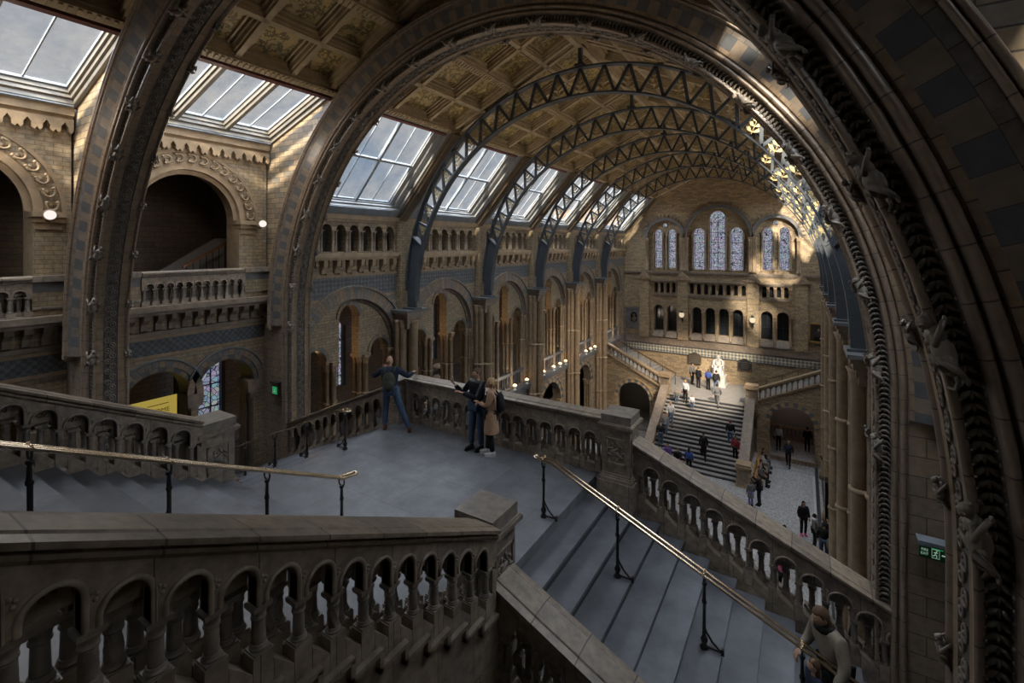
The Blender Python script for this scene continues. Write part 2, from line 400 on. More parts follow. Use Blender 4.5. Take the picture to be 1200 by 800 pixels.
def struct(name, mb, mats, label=None, parent=None):
    o = mb.build(name, mats, parent)
    if parent is None: tag(o, label, 'structure' if label else None, None, 'structure')
    return o
def wparent(o, root):
    """child built in world coordinates under a root that has its own place"""
    o.parent = root; o.matrix_parent_inverse = (Matrix.Translation(root.location) @ root.rotation_euler.to_matrix().to_4x4()).inverted()
    return o
def dup(o, parent=None):
    c = o.copy(); COL.objects.link(c)
    if parent: c.parent = parent
    for ch in [x for x in bpy.data.objects if x.parent == o and x is not c]:
        dup(ch, c)
    return c
def posts_(name, spots, z0, z1, r, parent, mat, n=8, capw=1.7):
    """one small column mesh, one part object per place"""
    m = MB(); column_mb(r, 0, z1 - z0, 0, 0, n, capw, m); o = m.build(name, mat); first = o
    for i, (x, y) in enumerate(spots):
        c = first if i == 0 else first.copy()
        if i: COL.objects.link(c)
        c.parent = parent; c.location = Vector((x, y, z0)) - Vector(parent.location)
    return first
ORD = ['first', 'second', 'third', 'fourth', 'fifth', 'sixth', 'seventh', 'eighth', 'ninth', 'tenth', 'eleventh', 'twelfth', 'thirteenth', 'fourteenth']
def archpts(c, r, zs, z0, n=20, ccw=True):
    """closed outline of a round-headed opening"""
    p = [(c - r, z0)] + [(c - r, zs)] if zs > z0 else [(c - r, z0)]
    p += [(c - r * cos(pi * i / n), zs + r * sin(pi * i / n)) for i in range(1, n)]
    p += [(c + r, zs)]
    if zs > z0: p += [(c + r, z0)]
    return p
SKY=1.12; SUN=20.0; SKYW=15.0; SKYE=20.0; LAMP=2.4; ROOFL=1.5; EXPO=0.0
# ================================================================== ARCHITECTURE
W = 6.9; ZS = 12.3           # half span and springing height of the great arches
UY = (0, 1, 0); UZ = (0, 0, 1); UX = (1, 0, 0)
def wplane(x, s): return dict(o=(s * x, 0, 0), u=UY, v=UZ, n=(s, 0, 0))
XW = 7.8
RIBS = [13.9, 19.2, 24.6, 29.9, 35.2]
# ---- great stone arches
def arch_rows(prof, Ya, z0, z0b=None, n=56):
    """rows of points following pier - semicircle - pier; prof = [(offset, dy)]"""
    rows = []
    zb = z0 if z0b is None else z0b
    m = max(2, int((ZS - z0) / .5))
    for i in range(m): rows.append([(-(W + o), Ya + d, z0 + (ZS - z0) * i / m) for o, d in prof])
    for i in range(n + 1):
        t = pi * i / n; rows.append([(-(W + o) * cos(t), Ya + d, ZS + (W + o) * sin(t)) for o, d in prof])
    m = max(2, int((ZS - zb) / .5))
    for i in range(1, m + 1): rows.append([((W + o), Ya + d, ZS - (ZS - zb) * i / m) for o, d in prof])
    return rows
def arc_at(s, off, Ya, dy):
    """point, tangent angle on the arch by arc length s from left springing (negative = pier)"""
    R = W
    if s < 0: return Vector((-(R + off), Ya + dy, ZS + s)), 0., Vector((-1, 0, 0))
    if s > pi * R: return Vector(((R + off), Ya + dy, ZS - (s - pi * R))), pi, Vector((1, 0, 0))
    t = s / R
    return Vector((-(R + off) * cos(t), Ya + dy, ZS + (R + off) * sin(t))), t, Vector((-cos(t), 0, sin(t)))
def halfround(o0, o1, y, b, k=5):
    return [(o0 + (o1 - o0) * (1 - cos(pi * i / k)) / 2, y - b * sin(pi * i / k)) for i in range(k + 1)]
def monkey_mb():
    """a clinging beast: x = away from stone (towards the nave), y = along the arch, z = outwards (up the relief)"""
    m = MB(); E4 = Matrix.Identity(4)
    R = lambda a, ax: Matrix.Rotation(radians(a), 4, ax)
    m.ell((.0, -.03, .10), (.085, .15, .085), 12, 8)               # trunk
    m.ell((.0, .12, .12), (.075, .09, .075), 12, 8)                # shoulders
    m.ell((.0, .235, .17), (.055, .062, .058), 12, 8)              # head
    m.ell((.0, .285, .15), (.032, .035, .028), 10, 6)              # muzzle
    for sx in (-1, 1):
        m.ell((sx * .05, .215, .205), (.014, .02, .024), 8, 6)     # ear
        m.ell((sx * .075, -.12, .10), (.05, .09, .06), 10, 7)      # haunch
        m.tube([(sx * .08, -.14, .13), (sx * .13, -.05, .17), (sx * .12, -.16, .06), (sx * .12, -.22, .03)], [.045, .035, .028, .02], 8)
        m.tube([(sx * .06, .13, .13), (sx * .13, .06, .16), (sx * .13, .17, .10), (sx * .12, .24, .05)], [.042, .03, .025, .022], 8)
        m.ell((sx * .12, .25, .045), (.025, .035, .018), 8, 5)
        m.ell((sx * .12, -.24, .025), (.025, .04, .018), 8, 5)
    m.tube([(0, -.16, .08), (.03, -.26, .07), (.0, -.32, .10), (-.03, -.30, .14)], [.02, .017, .014, .01], 6)
    return m
MK = None
def great_arch(name, label, Ya, Yd, z0l, z0r, dens=1.):
    global MK
    a = thing(name, label, 'arch', (0, Ya, 0))
    D = Yd
    def part(nm, prof, mat, z0=None, n=64, sm=True):
        mb = MB(); rows = arch_rows(prof, Ya, z0l if z0 is None else z0, z0r if z0 is None else z0, n); mb.strip(rows, sm=sm)
        return wparent(mb.build(nm, mat, recalc=False), a)
    part('soffit_band', [(0, D - .08), (-.0, D - .20), (.02, D - .205)], 'band', sm=False)
    part('soffit_band', [(.02, .215), (0, .21), (0, .09)], 'band', sm=False)
    part('leaf_band', [(.02, D - .205), (.03, D - .25), (.03, .26), (.02, .215)], 'carve', sm=False)
    part('edge_moulding', [(.35, D), (.10, D), (.03, D + .02)] + [(.03 - .06 * sin(pi * i / 5) , D + .02 - .08 * i / 5) for i in range(6)] + [(0, D - .08)], 'roll')
    part('inner_moulding', [(0, .09), (-.015, .07), (-.015, .04), (.01, .03), (.02, .05), (.035, .05)], 'roll')
    part('carved_hollow', [(.035, .05), (.05, .12), (.10, .15), (.15, .12), (.165, .03)], 'carve', sm=False)
    part('roll_moulding', [(.165, .03)] + halfround(.17, .235, .0, .045) + [(.237, .02), (.247, .02)] + halfround(.25, .335, -.02, .055) + [(.338, .0), (.35, -.05)], 'roll')
    zv = 12.1
    part('narrow_voussoirs', [(.35, -.05), (.41, -.07)], 'smallA', zv, 96, False)
    part('voussoir_blocks', [(.41, -.07), (.61, -.15)], 'alt', zv, 96, False)
    part('outer_voussoirs', [(.61, -.15), (.69, -.18)], 'outerC', zv, 96, False)
    part('outer_moulding', [(.69, -.18), (.695, -.16)] + halfround(.70, .74, -.2, .03) + [(.742, -.18)] + halfround(.745, .80, -.2, .045) + [(.80, .3)], 'roll', zv, 96)
    # plain lower pier face below the voussoirs
    for s, z0 in ((-1, z0l), (1, z0r)):
        mb = MB(); mb.box(min(s * (W + .34), s * (W + 1.5)), max(s * (W + .34), s * (W + 1.5)), Ya - .03, Ya + .35, z0, zv)
        mb.box(min(s * (W + .70), s * (W + .82)), max(s * (W + .70), s * (W + .82)), Ya - .24, Ya, zv - .07, zv + .02)
        mb.box(min(s * (W + .72), s * (W + .80)), max(s * (W + .72), s * (W + .80)), Ya - .2, Ya, zv - .13, zv - .06)
        wparent(mb.build('pier_face', 'block'), a)
    # crockets in the hollow, one carved strip
    mb = MB(); s = -(ZS - z0l); end = pi * W + (ZS - z0r); i = 0
    while s < end:
        p, t, rad = arc_at(s, .10, Ya, .05)
        tan = Vector((sin(t), 0, cos(t))) if 0 < s < pi * W else (Vector((0, 0, 1)) if s <= 0 else Vector((0, 0, -1)))
        yv = Vector((0, 1, 0)); q = 1 if i % 2 else -1
        yv = Vector((0, 1, 0))
        for sg in (-1, 1):
            d = (rad * sg * .75 + tan * .66).normalized(); ny = (yv * -1 + tan * .3).normalized(); ax = d.cross(ny).normalized()
            mt = Matrix((d, ny, ax)).transposed().to_4x4()
            mb.ell(tuple(p + rad * sg * .032 + yv * .03), (.042, .020, .017), 6, 4, rot=mt)
            mb.ell(tuple(p + rad * sg * .062 + tan * .02 + yv * .0), (.014, .016, .014), 5, 4)
        mb.ell(tuple(p + yv * .03), (.012, .02, .03), 5, 4)
        s += .075; i += 1
    o = mb.build('crocket_band', 'stonebal'); wparent(o, a)
    # scroll relief in the leaf band
    mb = MB(); s = -(ZS - z0l); i = 0
    while s < end:
        yc = (D) / 2 + (.04 if i % 2 else -.04)
        p, t, rad = arc_at(s, .0, Ya, yc)
        tan = Vector((sin(t), 0, cos(t))) if 0 < s < pi * W else Vector((0, 0, 1))
        k = 9; ring = [p + (tan * cos(2 * pi * j / k) + Vector((0, 1, 0)) * sin(2 * pi * j / k)) * .052 for j in range(k + 1)]
        mb.tube(ring, .012, 4, cap=False)
        mb.ell(p, (.022, .022, .022), 6, 4)
        s += .115; i += 1
    o = mb.build('scroll_relief', 'stonebal'); wparent(o, a)
    # clinging beasts
    if MK is None: MK = monkey_mb().build('carved_monkey', 'stonebal').data; bpy.data.objects.remove(bpy.data.objects['carved_monkey'])
    n = 0
    for k in range(-1, 20):
        for dy, off, sc in ((.03, .09, .72), (D - .02, .0, .40)):
            s = k * 1.13 + (.78 if dy <= 0 else .9)
            if s > pi * W + 2.2: continue
            if k == -1 and s > 0: pass
            p, t, rad = arc_at(s, off, Ya, dy)
            tan = Vector((sin(t), 0, cos(t)))
            if s < 0: tan = Vector((0, 0, 1))
            if s > pi * W: tan = Vector((0, 0, -1))
            if p.x > 0: tan = -tan                      # heads always upwards
            zz = (Vector((0, -.55, 0)) - rad * .85).normalized() if dy <= 0 else (-rad).normalized()
            xx = tan.cross(zz).normalized()
            mt = Matrix((xx, tan, zz)).transposed().to_4x4()
            o = bpy.data.objects.new('carved_monkey', MK); COL.objects.link(o); o.parent = a
            o.matrix_basis = Matrix.Translation(p - Vector((0, Ya, 0))) @ mt @ Matrix.Rotation(radians(random.uniform(-14, 14)), 4, 'Z') @ Matrix.Diagonal((sc, sc * random.uniform(.9, 1.05), sc, 1))
            n += 1
    return a
great_arch('stone_arch', 'huge dark banded stone arch nearest the viewer with crouching beasts on its edge', 3.85, .67, 6.0, 6.0)
great_arch('stone_arch', 'banded stone arch with blue and tan blocks rising just behind the landing', 8.45, .67, 0, 0)
# gable walls over the arches
def roofz(x):
    x = abs(x); return 21.0 - x * .46 if x <= 5 else 18.7 - (x - 5) * (1.1 / 3.1)
def arch_wall(name, Ya, Yb, z0):
    mb = MB(); r = W + .34; n = 48
    out = [(-9.6, z0), (-9.6, 17.6), (-8.1, 18.0), (-5.1, 19.15), (0, 21.5), (5.1, 19.15), (8.1, 18.0), (9.6, 17.6), (9.6, z0), (r, z0), (r, ZS)]
    out += [(r * cos(pi * i / n), ZS + r * sin(pi * i / n)) for i in range(1, n)] + [(-r, ZS), (-r, z0)]
    mb.planar(out, [], (0, Ya, 0), UX, UZ, (0, 1, 0), Yb - Ya)
    struct(name, mb, 'wall')
arch_wall('wall_arch', 3.95, 4.5, 0)
arch_wall('wall_arch', 8.55, 9.1, 0)

# ---- floors and shell
mb = MB(); mb.box(-15, 15, -7, 43, -.3, 0); struct('floor', mb, 'mosaic')
mb = MB()
for x0, x1, k in ((6.55, 6.68, 'w'), ): mb.box(x0, x1, 20, 35.2, .0, .004)
struct('trim_1', mb, 'stripe_w')
mb = MB()
for x0, x1 in ((6.68, 6.86), (7.0, 7.1), (7.22, 7.42)): mb.box(x0, x1, 20, 36.8, 0, .004)
struct('trim_2', mb, 'stripe_b')
mb = MB(); mb.box(7.42, 8.2, 20, 37, 0, .003); mb.box(2.9, 6.5, 35.3, 35.55, 0, .003); struct('trim_3', mb, 'stripe_g')
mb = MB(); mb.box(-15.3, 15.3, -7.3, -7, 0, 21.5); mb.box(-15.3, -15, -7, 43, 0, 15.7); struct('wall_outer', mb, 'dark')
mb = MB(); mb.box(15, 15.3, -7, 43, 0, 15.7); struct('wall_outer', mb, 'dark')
for s, nm in ((-1, 'west'), (1, 'east')):
    mb = MB(); mb.box(*sorted((s * 8.15, s * 15)), 9, 42, 5.8, 6.1); mb.box(*sorted((s * 9.0, s * 15)), -7, 42, 12.55, 12.9)
    mb.box(*sorted((s * 8.3, s * 9.0)), -7, 3.9 if s > 0 else 8.5, 12.55, 12.9)
    mb.box(*sorted((s * 8.3, s * 15)), -7, 9.1, 5.3, 5.6)
    struct('floor_gallery', mb, 'floor')
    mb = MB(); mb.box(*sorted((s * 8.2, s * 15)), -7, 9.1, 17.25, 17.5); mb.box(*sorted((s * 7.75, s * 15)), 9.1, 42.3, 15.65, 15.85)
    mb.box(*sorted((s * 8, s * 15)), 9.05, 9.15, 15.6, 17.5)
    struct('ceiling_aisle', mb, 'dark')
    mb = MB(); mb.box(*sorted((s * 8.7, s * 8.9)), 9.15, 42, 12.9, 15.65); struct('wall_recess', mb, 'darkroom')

# ---- generic small column as mesh data
def column_mb(r, z0, z1, x, y, n=12, capw=1.7, m=None, mi=0, mc=None):
    mb = m or MB(); mc = mi if mc is None else mc
    b = min(.16, (z1 - z0) * .12); c = min(.34, (z1 - z0) * .16)
    mb.box(x - r * 1.45, x + r * 1.45, y - r * 1.45, y + r * 1.45, z0, z0 + b * .4, mc)
    mb.lathe([(r * 1.4, z0 + b * .4), (r * 1.4, z0 + b * .6), (r * 1.15, z0 + b * .7), (r * 1.2, z0 + b * .85), (r, z0 + b), (r, z1 - c), (r * 1.12, z1 - c * .98), (r * 1.02, z1 - c * .9), (r * 1.2, z1 - c * .6), (r * 1.5, z1 - c * .35), (r * 1.45, z1 - c * .3)], (x, y, 0), n, mi)
    mb.box(x - r * capw, x + r * capw, y - r * capw, y + r * capw, z1 - c * .3, z1, mc)
    return mb
def radial_band(mb, c, zc, r0, r1, x, th, n=40, plane='x', s=-1, mi=0):
    """archivolt ring lying on a wall plane, proud by th, UV along the arc"""
    for i in range(n):
        a0 = pi * i / n; a1 = pi * (i + 1) / n
        def P(r, a, t):
            u = c - r * cos(a); z = zc + r * sin(a)
            return (x + (-s) * t, u, z) if plane == 'x' else (u, x - t, z)
        q = [P(r0, a0, th), P(r1, a0, th), P(r1, a1, th), P(r0, a1, th)]
        mb.add(q, [(0, 1, 2, 3)], [[(a0 * r1, 0), (a0 * r1, r1 - r0), (a1 * r1, r1 - r0), (a1 * r1, 0)]], mi=mi)
        mb.add([P(r1, a0, th), P(r1, a0, 0), P(r1, a1, 0), P(r1, a1, th)], [(0, 1, 2, 3)], [[(a0 * r1, 0), (a0 * r1, th), (a1 * r1, th), (a1 * r1, 0)]], mi=mi)
        mb.add([P(r0, a0, 0), P(r0, a0, th), P(r0, a1, th), P(r0, a1, 0)], [(0, 1, 2, 3)], [[(a0 * r1, 0), (a0 * r1, th), (a1 * r1, th), (a1 * r1, 0)]], mi=mi)
# ---- nave bays
def nave_bay(s, y0, y1, idx, west=True):
    c = (y0 + y1) / 2; hb = (y1 - y0) / 2
    pl = wplane(XW, s)
    # wall with ground arch, big recessed arch
    mb = MB(); R = 2.08 if hb > 2.3 else hb - .35
    z_sp = 10.5
    holes = [archpts(c, 1.38, 4.3, 0.02, 24)]
    if west: holes.append(archpts(c, R, z_sp, 6.55, 36))
    mb.planar([(y0, 0), (y1, 0), (y1, 14.0), (y0, 14.0)], holes, pl['o'], pl['u'], pl['v'], pl['n'], .55, 0, 1)
    # cornice band above gallery arcade
    mb2 = MB()
    np_ = 7; hw = .2; span = (y1 - y0) - .75; pitch = span / np_
    hs = [archpts(y0 + .42 + pitch * (i + .5), hw, 15.05, 14.3, 12) for i in range(np_)] if west else []
    mb2.planar([(y0, 14.0), (y1, 14.0), (y1, 15.62), (y0, 15.62)], hs, pl['o'], pl['u'], pl['v'], pl['n'], .3)
    struct('wall_' + ('west' if s < 0 else 'east'), mb, ['wall', 'stone'])
    struct('wall_' + ('west' if s < 0 else 'east'), mb2, 'wall')
    if not west: return
    # frieze, string courses
    mb = MB(); X = s * XW; sx = -s
    def slab(z0, z1, t, mi=0, a=y0, b=y1): mb.box(*sorted((X, X + sx * t)), a, b, z0, z1, mi)
    slab(14.0, 14.1, .16); slab(14.1, 14.25, .22); slab(15.35, 15.45, .06); slab(15.45, 15.62, .12)
    slab(13.4, 13.46, .05); slab(12.62, 12.68, .03)
    struct('trim_cornice', mb, 'stonelt')
    # corbel table
    mb = MB(); k = 8; p = (y1 - y0 - .6) / k
    for i in range(k):
        yy = y0 + .3 + p * (i + .5)
        mb.prism([(0, 13.5), (.10, 13.55), (.12, 13.68), (.22, 13.8), (.24, 14.0), (0, 14.0)], -.08, .08, mat=Matrix.Translation((X, yy, 0)) @ Matrix.Rotation(0 if s < 0 else pi, 4, 'Z'))
        mb.box(*sorted((X, X + sx * .1)), yy + .12, yy + p - .12, 13.5, 13.56) if i < k - 1 else None
        mb.prism([(0, 13.74), (.10, 13.78), (.14, 14.0), (0, 14.0)], -.05, .05, mat=Matrix.Translation((X, yy + p / 2, 0)) @ Matrix.Rotation(0 if s < 0 else pi, 4, 'Z')) if i < k - 1 else None
    mb.box(*sorted((X, X + sx * .05)), y0, y1, 13.46, 13.5)
    struct('trim_corbel', mb, 'stonelt')
    mb = MB()
    # frieze pieces beside the big arch crown (spandrels)
    n = 24; Ro = R + .42; out = [(y0, 12.68), (y0, 13.4), (y1, 13.4), (y1, 12.68)]
    zcut = 12.68; a = math.asin(min(1, (zcut - z_sp) / Ro)); half = Ro * cos(a)
    arc = [(c + Ro * cos(a + (pi - 2 * a) * i / n), z_sp + Ro * sin(a + (pi - 2 * a) * i / n)) for i in range(n + 1)]
    mb.planar(out + arc, [], (X + sx * .02, 0, 0), UY, UZ, (s, 0, 0), .03)
    struct('trim_frieze', mb, 'frieze')
    # gallery arcade colonnettes
    # arcade screen with three lancets
    sc = thing('arcade_screen', 'three-lancet stone screen on slim shafts, %s bay of the left wall past the landing' % ORD[idx], 'arcade', (s * 8.05, c, 5.6), 0, None)
    posts_('colonnette', [(X, y0 + .42 + pitch * i + d_) for i in range(np_ + 1) for d_ in (-.07, .07) if not ((i == 0 and d_ < 0) or (i == np_ and d_ > 0))], 14.27, 15.05, .045, sc, 'stone')
    mb = MB(); xs = s * 8.02
    def arcarc(r, zs_, c0, z0_): return archpts(c0, r, zs_, z0_, 18)
    d = 1.42; n = 36
    outer = []
    zc = 10.45
    # outline: springs at capital level, follows big arch; lancets cut from below
    outer += [(c - R, zc)]
    def notch(c0, r, zs_):
        return [(c0 - r, zc), (c0 - r, zs_)] + [(c0 - r * cos(pi * i / 14), zs_ + r * sin(pi * i / 14)) for i in range(1, 14)] + [(c0 + r, zs_), (c0 + r, zc)]
    rs = .44 * R / 2.08
    outer += notch(c - d * R / 2.08, rs, zc + .05) + notch(c, rs, 11.92 if R > 2 else 11.6) + notch(c + d * R / 2.08, rs, zc + .05)
    outer += [(c + R, zc)] + [(c + R * cos(pi * i / n), 10.5 + R * sin(pi * i / n)) for i in range(0, n + 1)]
    # clean duplicates
    cl = []
    for p in outer:
        if not cl or hypot(p[0] - cl[-1][0], p[1] - cl[-1][1]) > 1e-4: cl.append(p)
    if hypot(cl[0][0] - cl[-1][0], cl[0][1] - cl[-1][1]) < 1e-4: cl.pop()
    mb.planar(cl, [], (xs, 0, 0), UY, UZ, (s, 0, 0), .4)
    wparent(mb.build('lancet_wall', 'wall2'), sc)
    mb = MB()
    for c0, zs_ in ((c - d * R / 2.08, zc + .05), (c, 11.92 if R > 2 else 11.6), (c + d * R / 2.08, zc + .05)):
        mh = MB(); radial_band(mh, c0, zs_, rs, rs + .13, xs, .04, 24, s=s); wparent(mh.build('lancet_hood', 'archmould'), sc)
    radial_band(mb, c, 10.5, R, R + .42, s * XW, .05, 48, s=s)
    radial_band(mb, c, 10.5, R + .42, R + .5, s * XW, .11, 48, s=s)
    radial_band(mb, c, 10.5, R - .1, R, xs, .06, 48, s=s)
    wparent(mb.build('archivolt', 'archmould'), sc)
    cm = None
    k = R / 2.08
    spots = []
    for c0 in (c - d * k / 2, c + d * k / 2):
        for dx, dy in ((0, -.14), (0, .14), (.22, -.14), (.22, .14), (-.17, 0)): spots.append((xs + s * dx + s * .12, c0 + dy * k))
    for sg in (-1, 1):
        for dx, dy in ((0, -.03), (.2, -.03), (-.18, .0), (-.1, -.16)): spots.append((xs + s * dx + s * .12, c + sg * (R + dy)))
    for (x, y) in spots:
        mbc = column_mb(.095, 6.5, zc, 0, 0, 10, 1.5)
        for zz in (7.6, 9.0): mbc.lathe([(.095, zz - .04), (.125, zz - .02), (.125, zz + .02), (.095, zz + .04)], (0, 0, 0), 10)
        if cm is None: cm = mbc.build('shaft', 'stonelt'); o = cm
        else: o = dup(cm)
        o.parent = sc; o.location = (x - s * 8.05, y - c, -5.6)
    # balcony ledge with low balustrade and the ground arch rings
    lg = thing('gallery_ledge', 'blue-grey ledge and low parapet below the lancets, %s bay of the left wall' % ORD[idx], 'parapet', (s * XW, c, 5.3))
    mb = MB(); mb.box(*sorted((X, X + sx * .28)), y0 + .35, y1 - .35, 6.3, 6.5); mb.box(*sorted((X, X + sx * .16)), y0 + .35, y1 - .35, 6.12, 6.3)
    wparent(mb.build('ledge', 'stoneblue'), lg)
    mb = MB(); mb.box(*sorted((X + s * .1, X + s * .3)), y0 + .45, y1 - .45, 7.25, 7.38); 
    wparent(mb.build('parapet_coping', 'stoneblue'), lg)
    posts_('parapet_post', [(X + s * .2, y0 + .6 + .24 * q) for q in range(int((y1 - y0 - 1.1) / .24))], 6.5, 7.25, .045, lg, 'stoneblue')
    mb = MB(); radial_band(mb, c, 4.3, 1.38, 1.6, X, .03, 32, s=s); radial_band(mb, c, 4.3, 1.66, 1.76, X, .06, 32, s=s); 
    wparent(mb.build('ground_archivolt', 'alt3'), lg)
    posts_('jamb_shaft', [(X + s * (.12 + q * .16), c + sg * (1.36 - q * .05)) for sg in (-1, 1) for q in range(3)], 0, 4.28, .09, lg, 'stonelt')
edges = [9.1] + RIBS + [41.9]
for i in range(6): nave_bay(-1, edges[i], edges[i + 1], i, True)
for i in range(6): nave_bay(1, edges[i], edges[i + 1], i, False)
# ---- clustered piers carrying the iron ribs
def pier(s, y, idx):
    side = 'left wall' if s < 0 else 'right side'
    t = thing('clustered_pier', 'tall pier of bundled stone shafts, %s past the landing on the %s' % (ORD[idx], side), 'pier', (s * 7.4, y, 0))
    X = s * 7.4
    mb = MB(); mb.box(*sorted((s * 7.45, s * XW)), y - .42, y + .42, 0, 11.6); mb.box(*sorted((s * 7.5, s * XW)), y - .3, y + .3, 11.9, 15.4)
    wparent(mb.build('pier_core', 'wall2'), t)
    for dx, dy, r in ((-.22, 0, .2), (.02, -.3, .15), (.02, .3, .15), (.2, -.42, .11), (.2, .42, .11)):
        m = MB(); m.lathe([(r * 1.5, 0), (r * 1.5, .35), (r * 1.2, .45), (r, .55), (r, 11.25), (r * 1.1, 11.27), (r * 1.05, 11.33), (r * 1.3, 11.5), (r * 1.5, 11.6)], (0, 0, 0), 16)
        for z in (3.2, 5.8, 8.7): m.lathe([(r, z - .07), (r * 1.25, z - .03), (r * 1.25, z + .03), (r, z + .07)], (0, 0, 0), 16)
        o = m.build('shaft', 'stonelt'); o.parent = t; o.location = (s * dx, dy, 0)
    mb = MB()
    for z0, z1, e in ((11.25, 11.45, .0), (11.45, 11.62, .1), (11.62, 11.78, .2), (11.78, 11.9, .3)):
        mb.box(*sorted((s * (7.12 - e * .6), s * XW)), y - .36 - e * .6, y + .36 + e * .6, z0, z1)
    wparent(mb.build('capital', 'stone'), t)
    mb = MB(); mb.box(*sorted((s * 6.88, s * XW)), y - .62, y + .62, 11.9, 12.0); wparent(mb.build('capital_slab', 'stoneblue'), t)
for i, y in enumerate(RIBS):
    pier(-1, y, i)
for i, y in enumerate(RIBS): pier(1, y, i)

# ---- iron ribs
def rib(y, idx):
    t = thing('iron_rib', 'lattice iron roof rib with gilt leaves, %s of five past the landing' % ORD[idx], 'roof rib', (0, y, 12))
    ri, zi = 6.98, 12.3
    ro, zo = 7.42, 12.72
    def I(a): return Vector((-ri * cos(a), y, zi + ri * sin(a)))
    def O(a): return Vector((-ro * cos(a), y, zo + ro * sin(a)))
    a0 = math.asin((14.5 - zi) / ri)
    def chord(nm, fn, n, w, h):
        mb = MB(); ring = []
        for i in range(n + 1):
            a = pi * i / n; p = fn(a); rad = Vector((-cos(a), 0, sin(a)))
            ring.append([p + rad * (h / 2) + Vector((0, -w / 2, 0)), p + rad * (h / 2) + Vector((0, w / 2, 0)), p - rad * (h / 2) + Vector((0, w / 2, 0)), p - rad * (h / 2) + Vector((0, -w / 2, 0)), p + rad * (h / 2) + Vector((0, -w / 2, 0))])
        mb.strip(ring, sm=False); return wparent(mb.build(nm, 'iron', recalc=False), t)
    chord('lower_chord', I, 72, .26, .05); chord('upper_chord', O, 72, .26, .05)
    for sg in (0, 1):
        mb = MB(); n = 10; rows = []
        for i in range(n + 1):
            a = a0 * i / n; p = I(a); q = O(a * .92)
            if q.z < 12.0: q.z = 12.0
            if sg: p.x, q.x = -p.x, -q.x
            if i == 0: p.z = 12.0; q.z = 12.0
            rows.append((p, q))
        for j in range(n):
            (p, q), (p2, q2) = rows[j], rows[j + 1]
            e = Vector((0, .04, 0)); mb.add([p - e, q - e, q2 - e, p2 - e, p + e, q + e, q2 + e, p2 + e], [(0, 1, 2, 3), (7, 6, 5, 4), (0, 3, 7, 4), (1, 5, 6, 2)])
        mb.bar(rows[-1][0], rows[-1][1], .3, .05)
        wparent(mb.build('web_plate', 'iron'), t)
        mb = MB()                                          # rivets and foot plate
        for j in range(1, n):
            p = rows[j][0].lerp(rows[j][1], .12); mb.ell(p + Vector((0, -.045, 0)), (.02, .012, .02), 6, 4)
            p = rows[j][0].lerp(rows[j][1], .88); mb.ell(p + Vector((0, -.045, 0)), (.02, .012, .02), 6, 4)
        mb.box(*sorted(((-1 if not sg else 1) * 6.9, (-1 if not sg else 1) * 7.5)), y - .22, y + .22, 12.0, 12.06)
        wparent(mb.build('foot_plate', 'iron'), t)
    mb = MB(); lf = MB(); nb = 23
    for i in range(nb):
        a = a0 + (pi - 2 * a0) * i / nb; b = a0 + (pi - 2 * a0) * (i + 1) / nb; m = (a + b) / 2
        mb.bar(I(a), O(m), .09, .075, up=(0, 1, 0)); mb.bar(O(m), I(b), .09, .075, up=(0, 1, 0))
        lf = MB()
        base = I(m).lerp(O(m), .12); top = I(m).lerp(O(m), .72); up = (top - base).normalized(); sd = Vector((up.z, 0, -up.x))
        lf.bar(base, top, .012, .025, up=(0, 1, 0))
        h = (top - base).length
        for k, (f, l) in enumerate(((.1, .24), (.42, .19), (.72, .12))):
            for sg in (-1, 1):
                p = base + up * h * f; q = p + sd * sg * l + up * l * .55
                mid = (p + q) / 2 + up * .015
                w = up * .055 - sd * sg * .012
                lf.add([p + Vector((0, -.012, 0)), mid + w + Vector((0, -.012, 0)), q + Vector((0, -.012, 0)), mid - w + Vector((0, -.012, 0)), p + Vector((0, .012, 0)), mid + w + Vector((0, .012, 0)), q + Vector((0, .012, 0)), mid - w + Vector((0, .012, 0))],
                       [(0, 1, 2, 3), (7, 6, 5, 4), (0, 4, 5, 1), (1, 5, 6, 2), (2, 6, 7, 3), (3, 7, 4, 0)])
        lf.ell(top, (.045, .02, .05), 6, 4)
        wparent(lf.build('gilt_leaf', 'gold'), t)
    wparent(mb.build('lattice', 'iron'), t)
    mb = MB(); mb.bar((0, y, 20.1), (0, y, 20.95), .12, .12); mb.cbox((0, y, 20.22), (.3, .3, .08)); mb.cbox((0, y, 20.88), (.3, .3, .1))
    wparent(mb.build('king_post', 'iron'), t)
for i, y in enumerate(RIBS): rib(y, i)
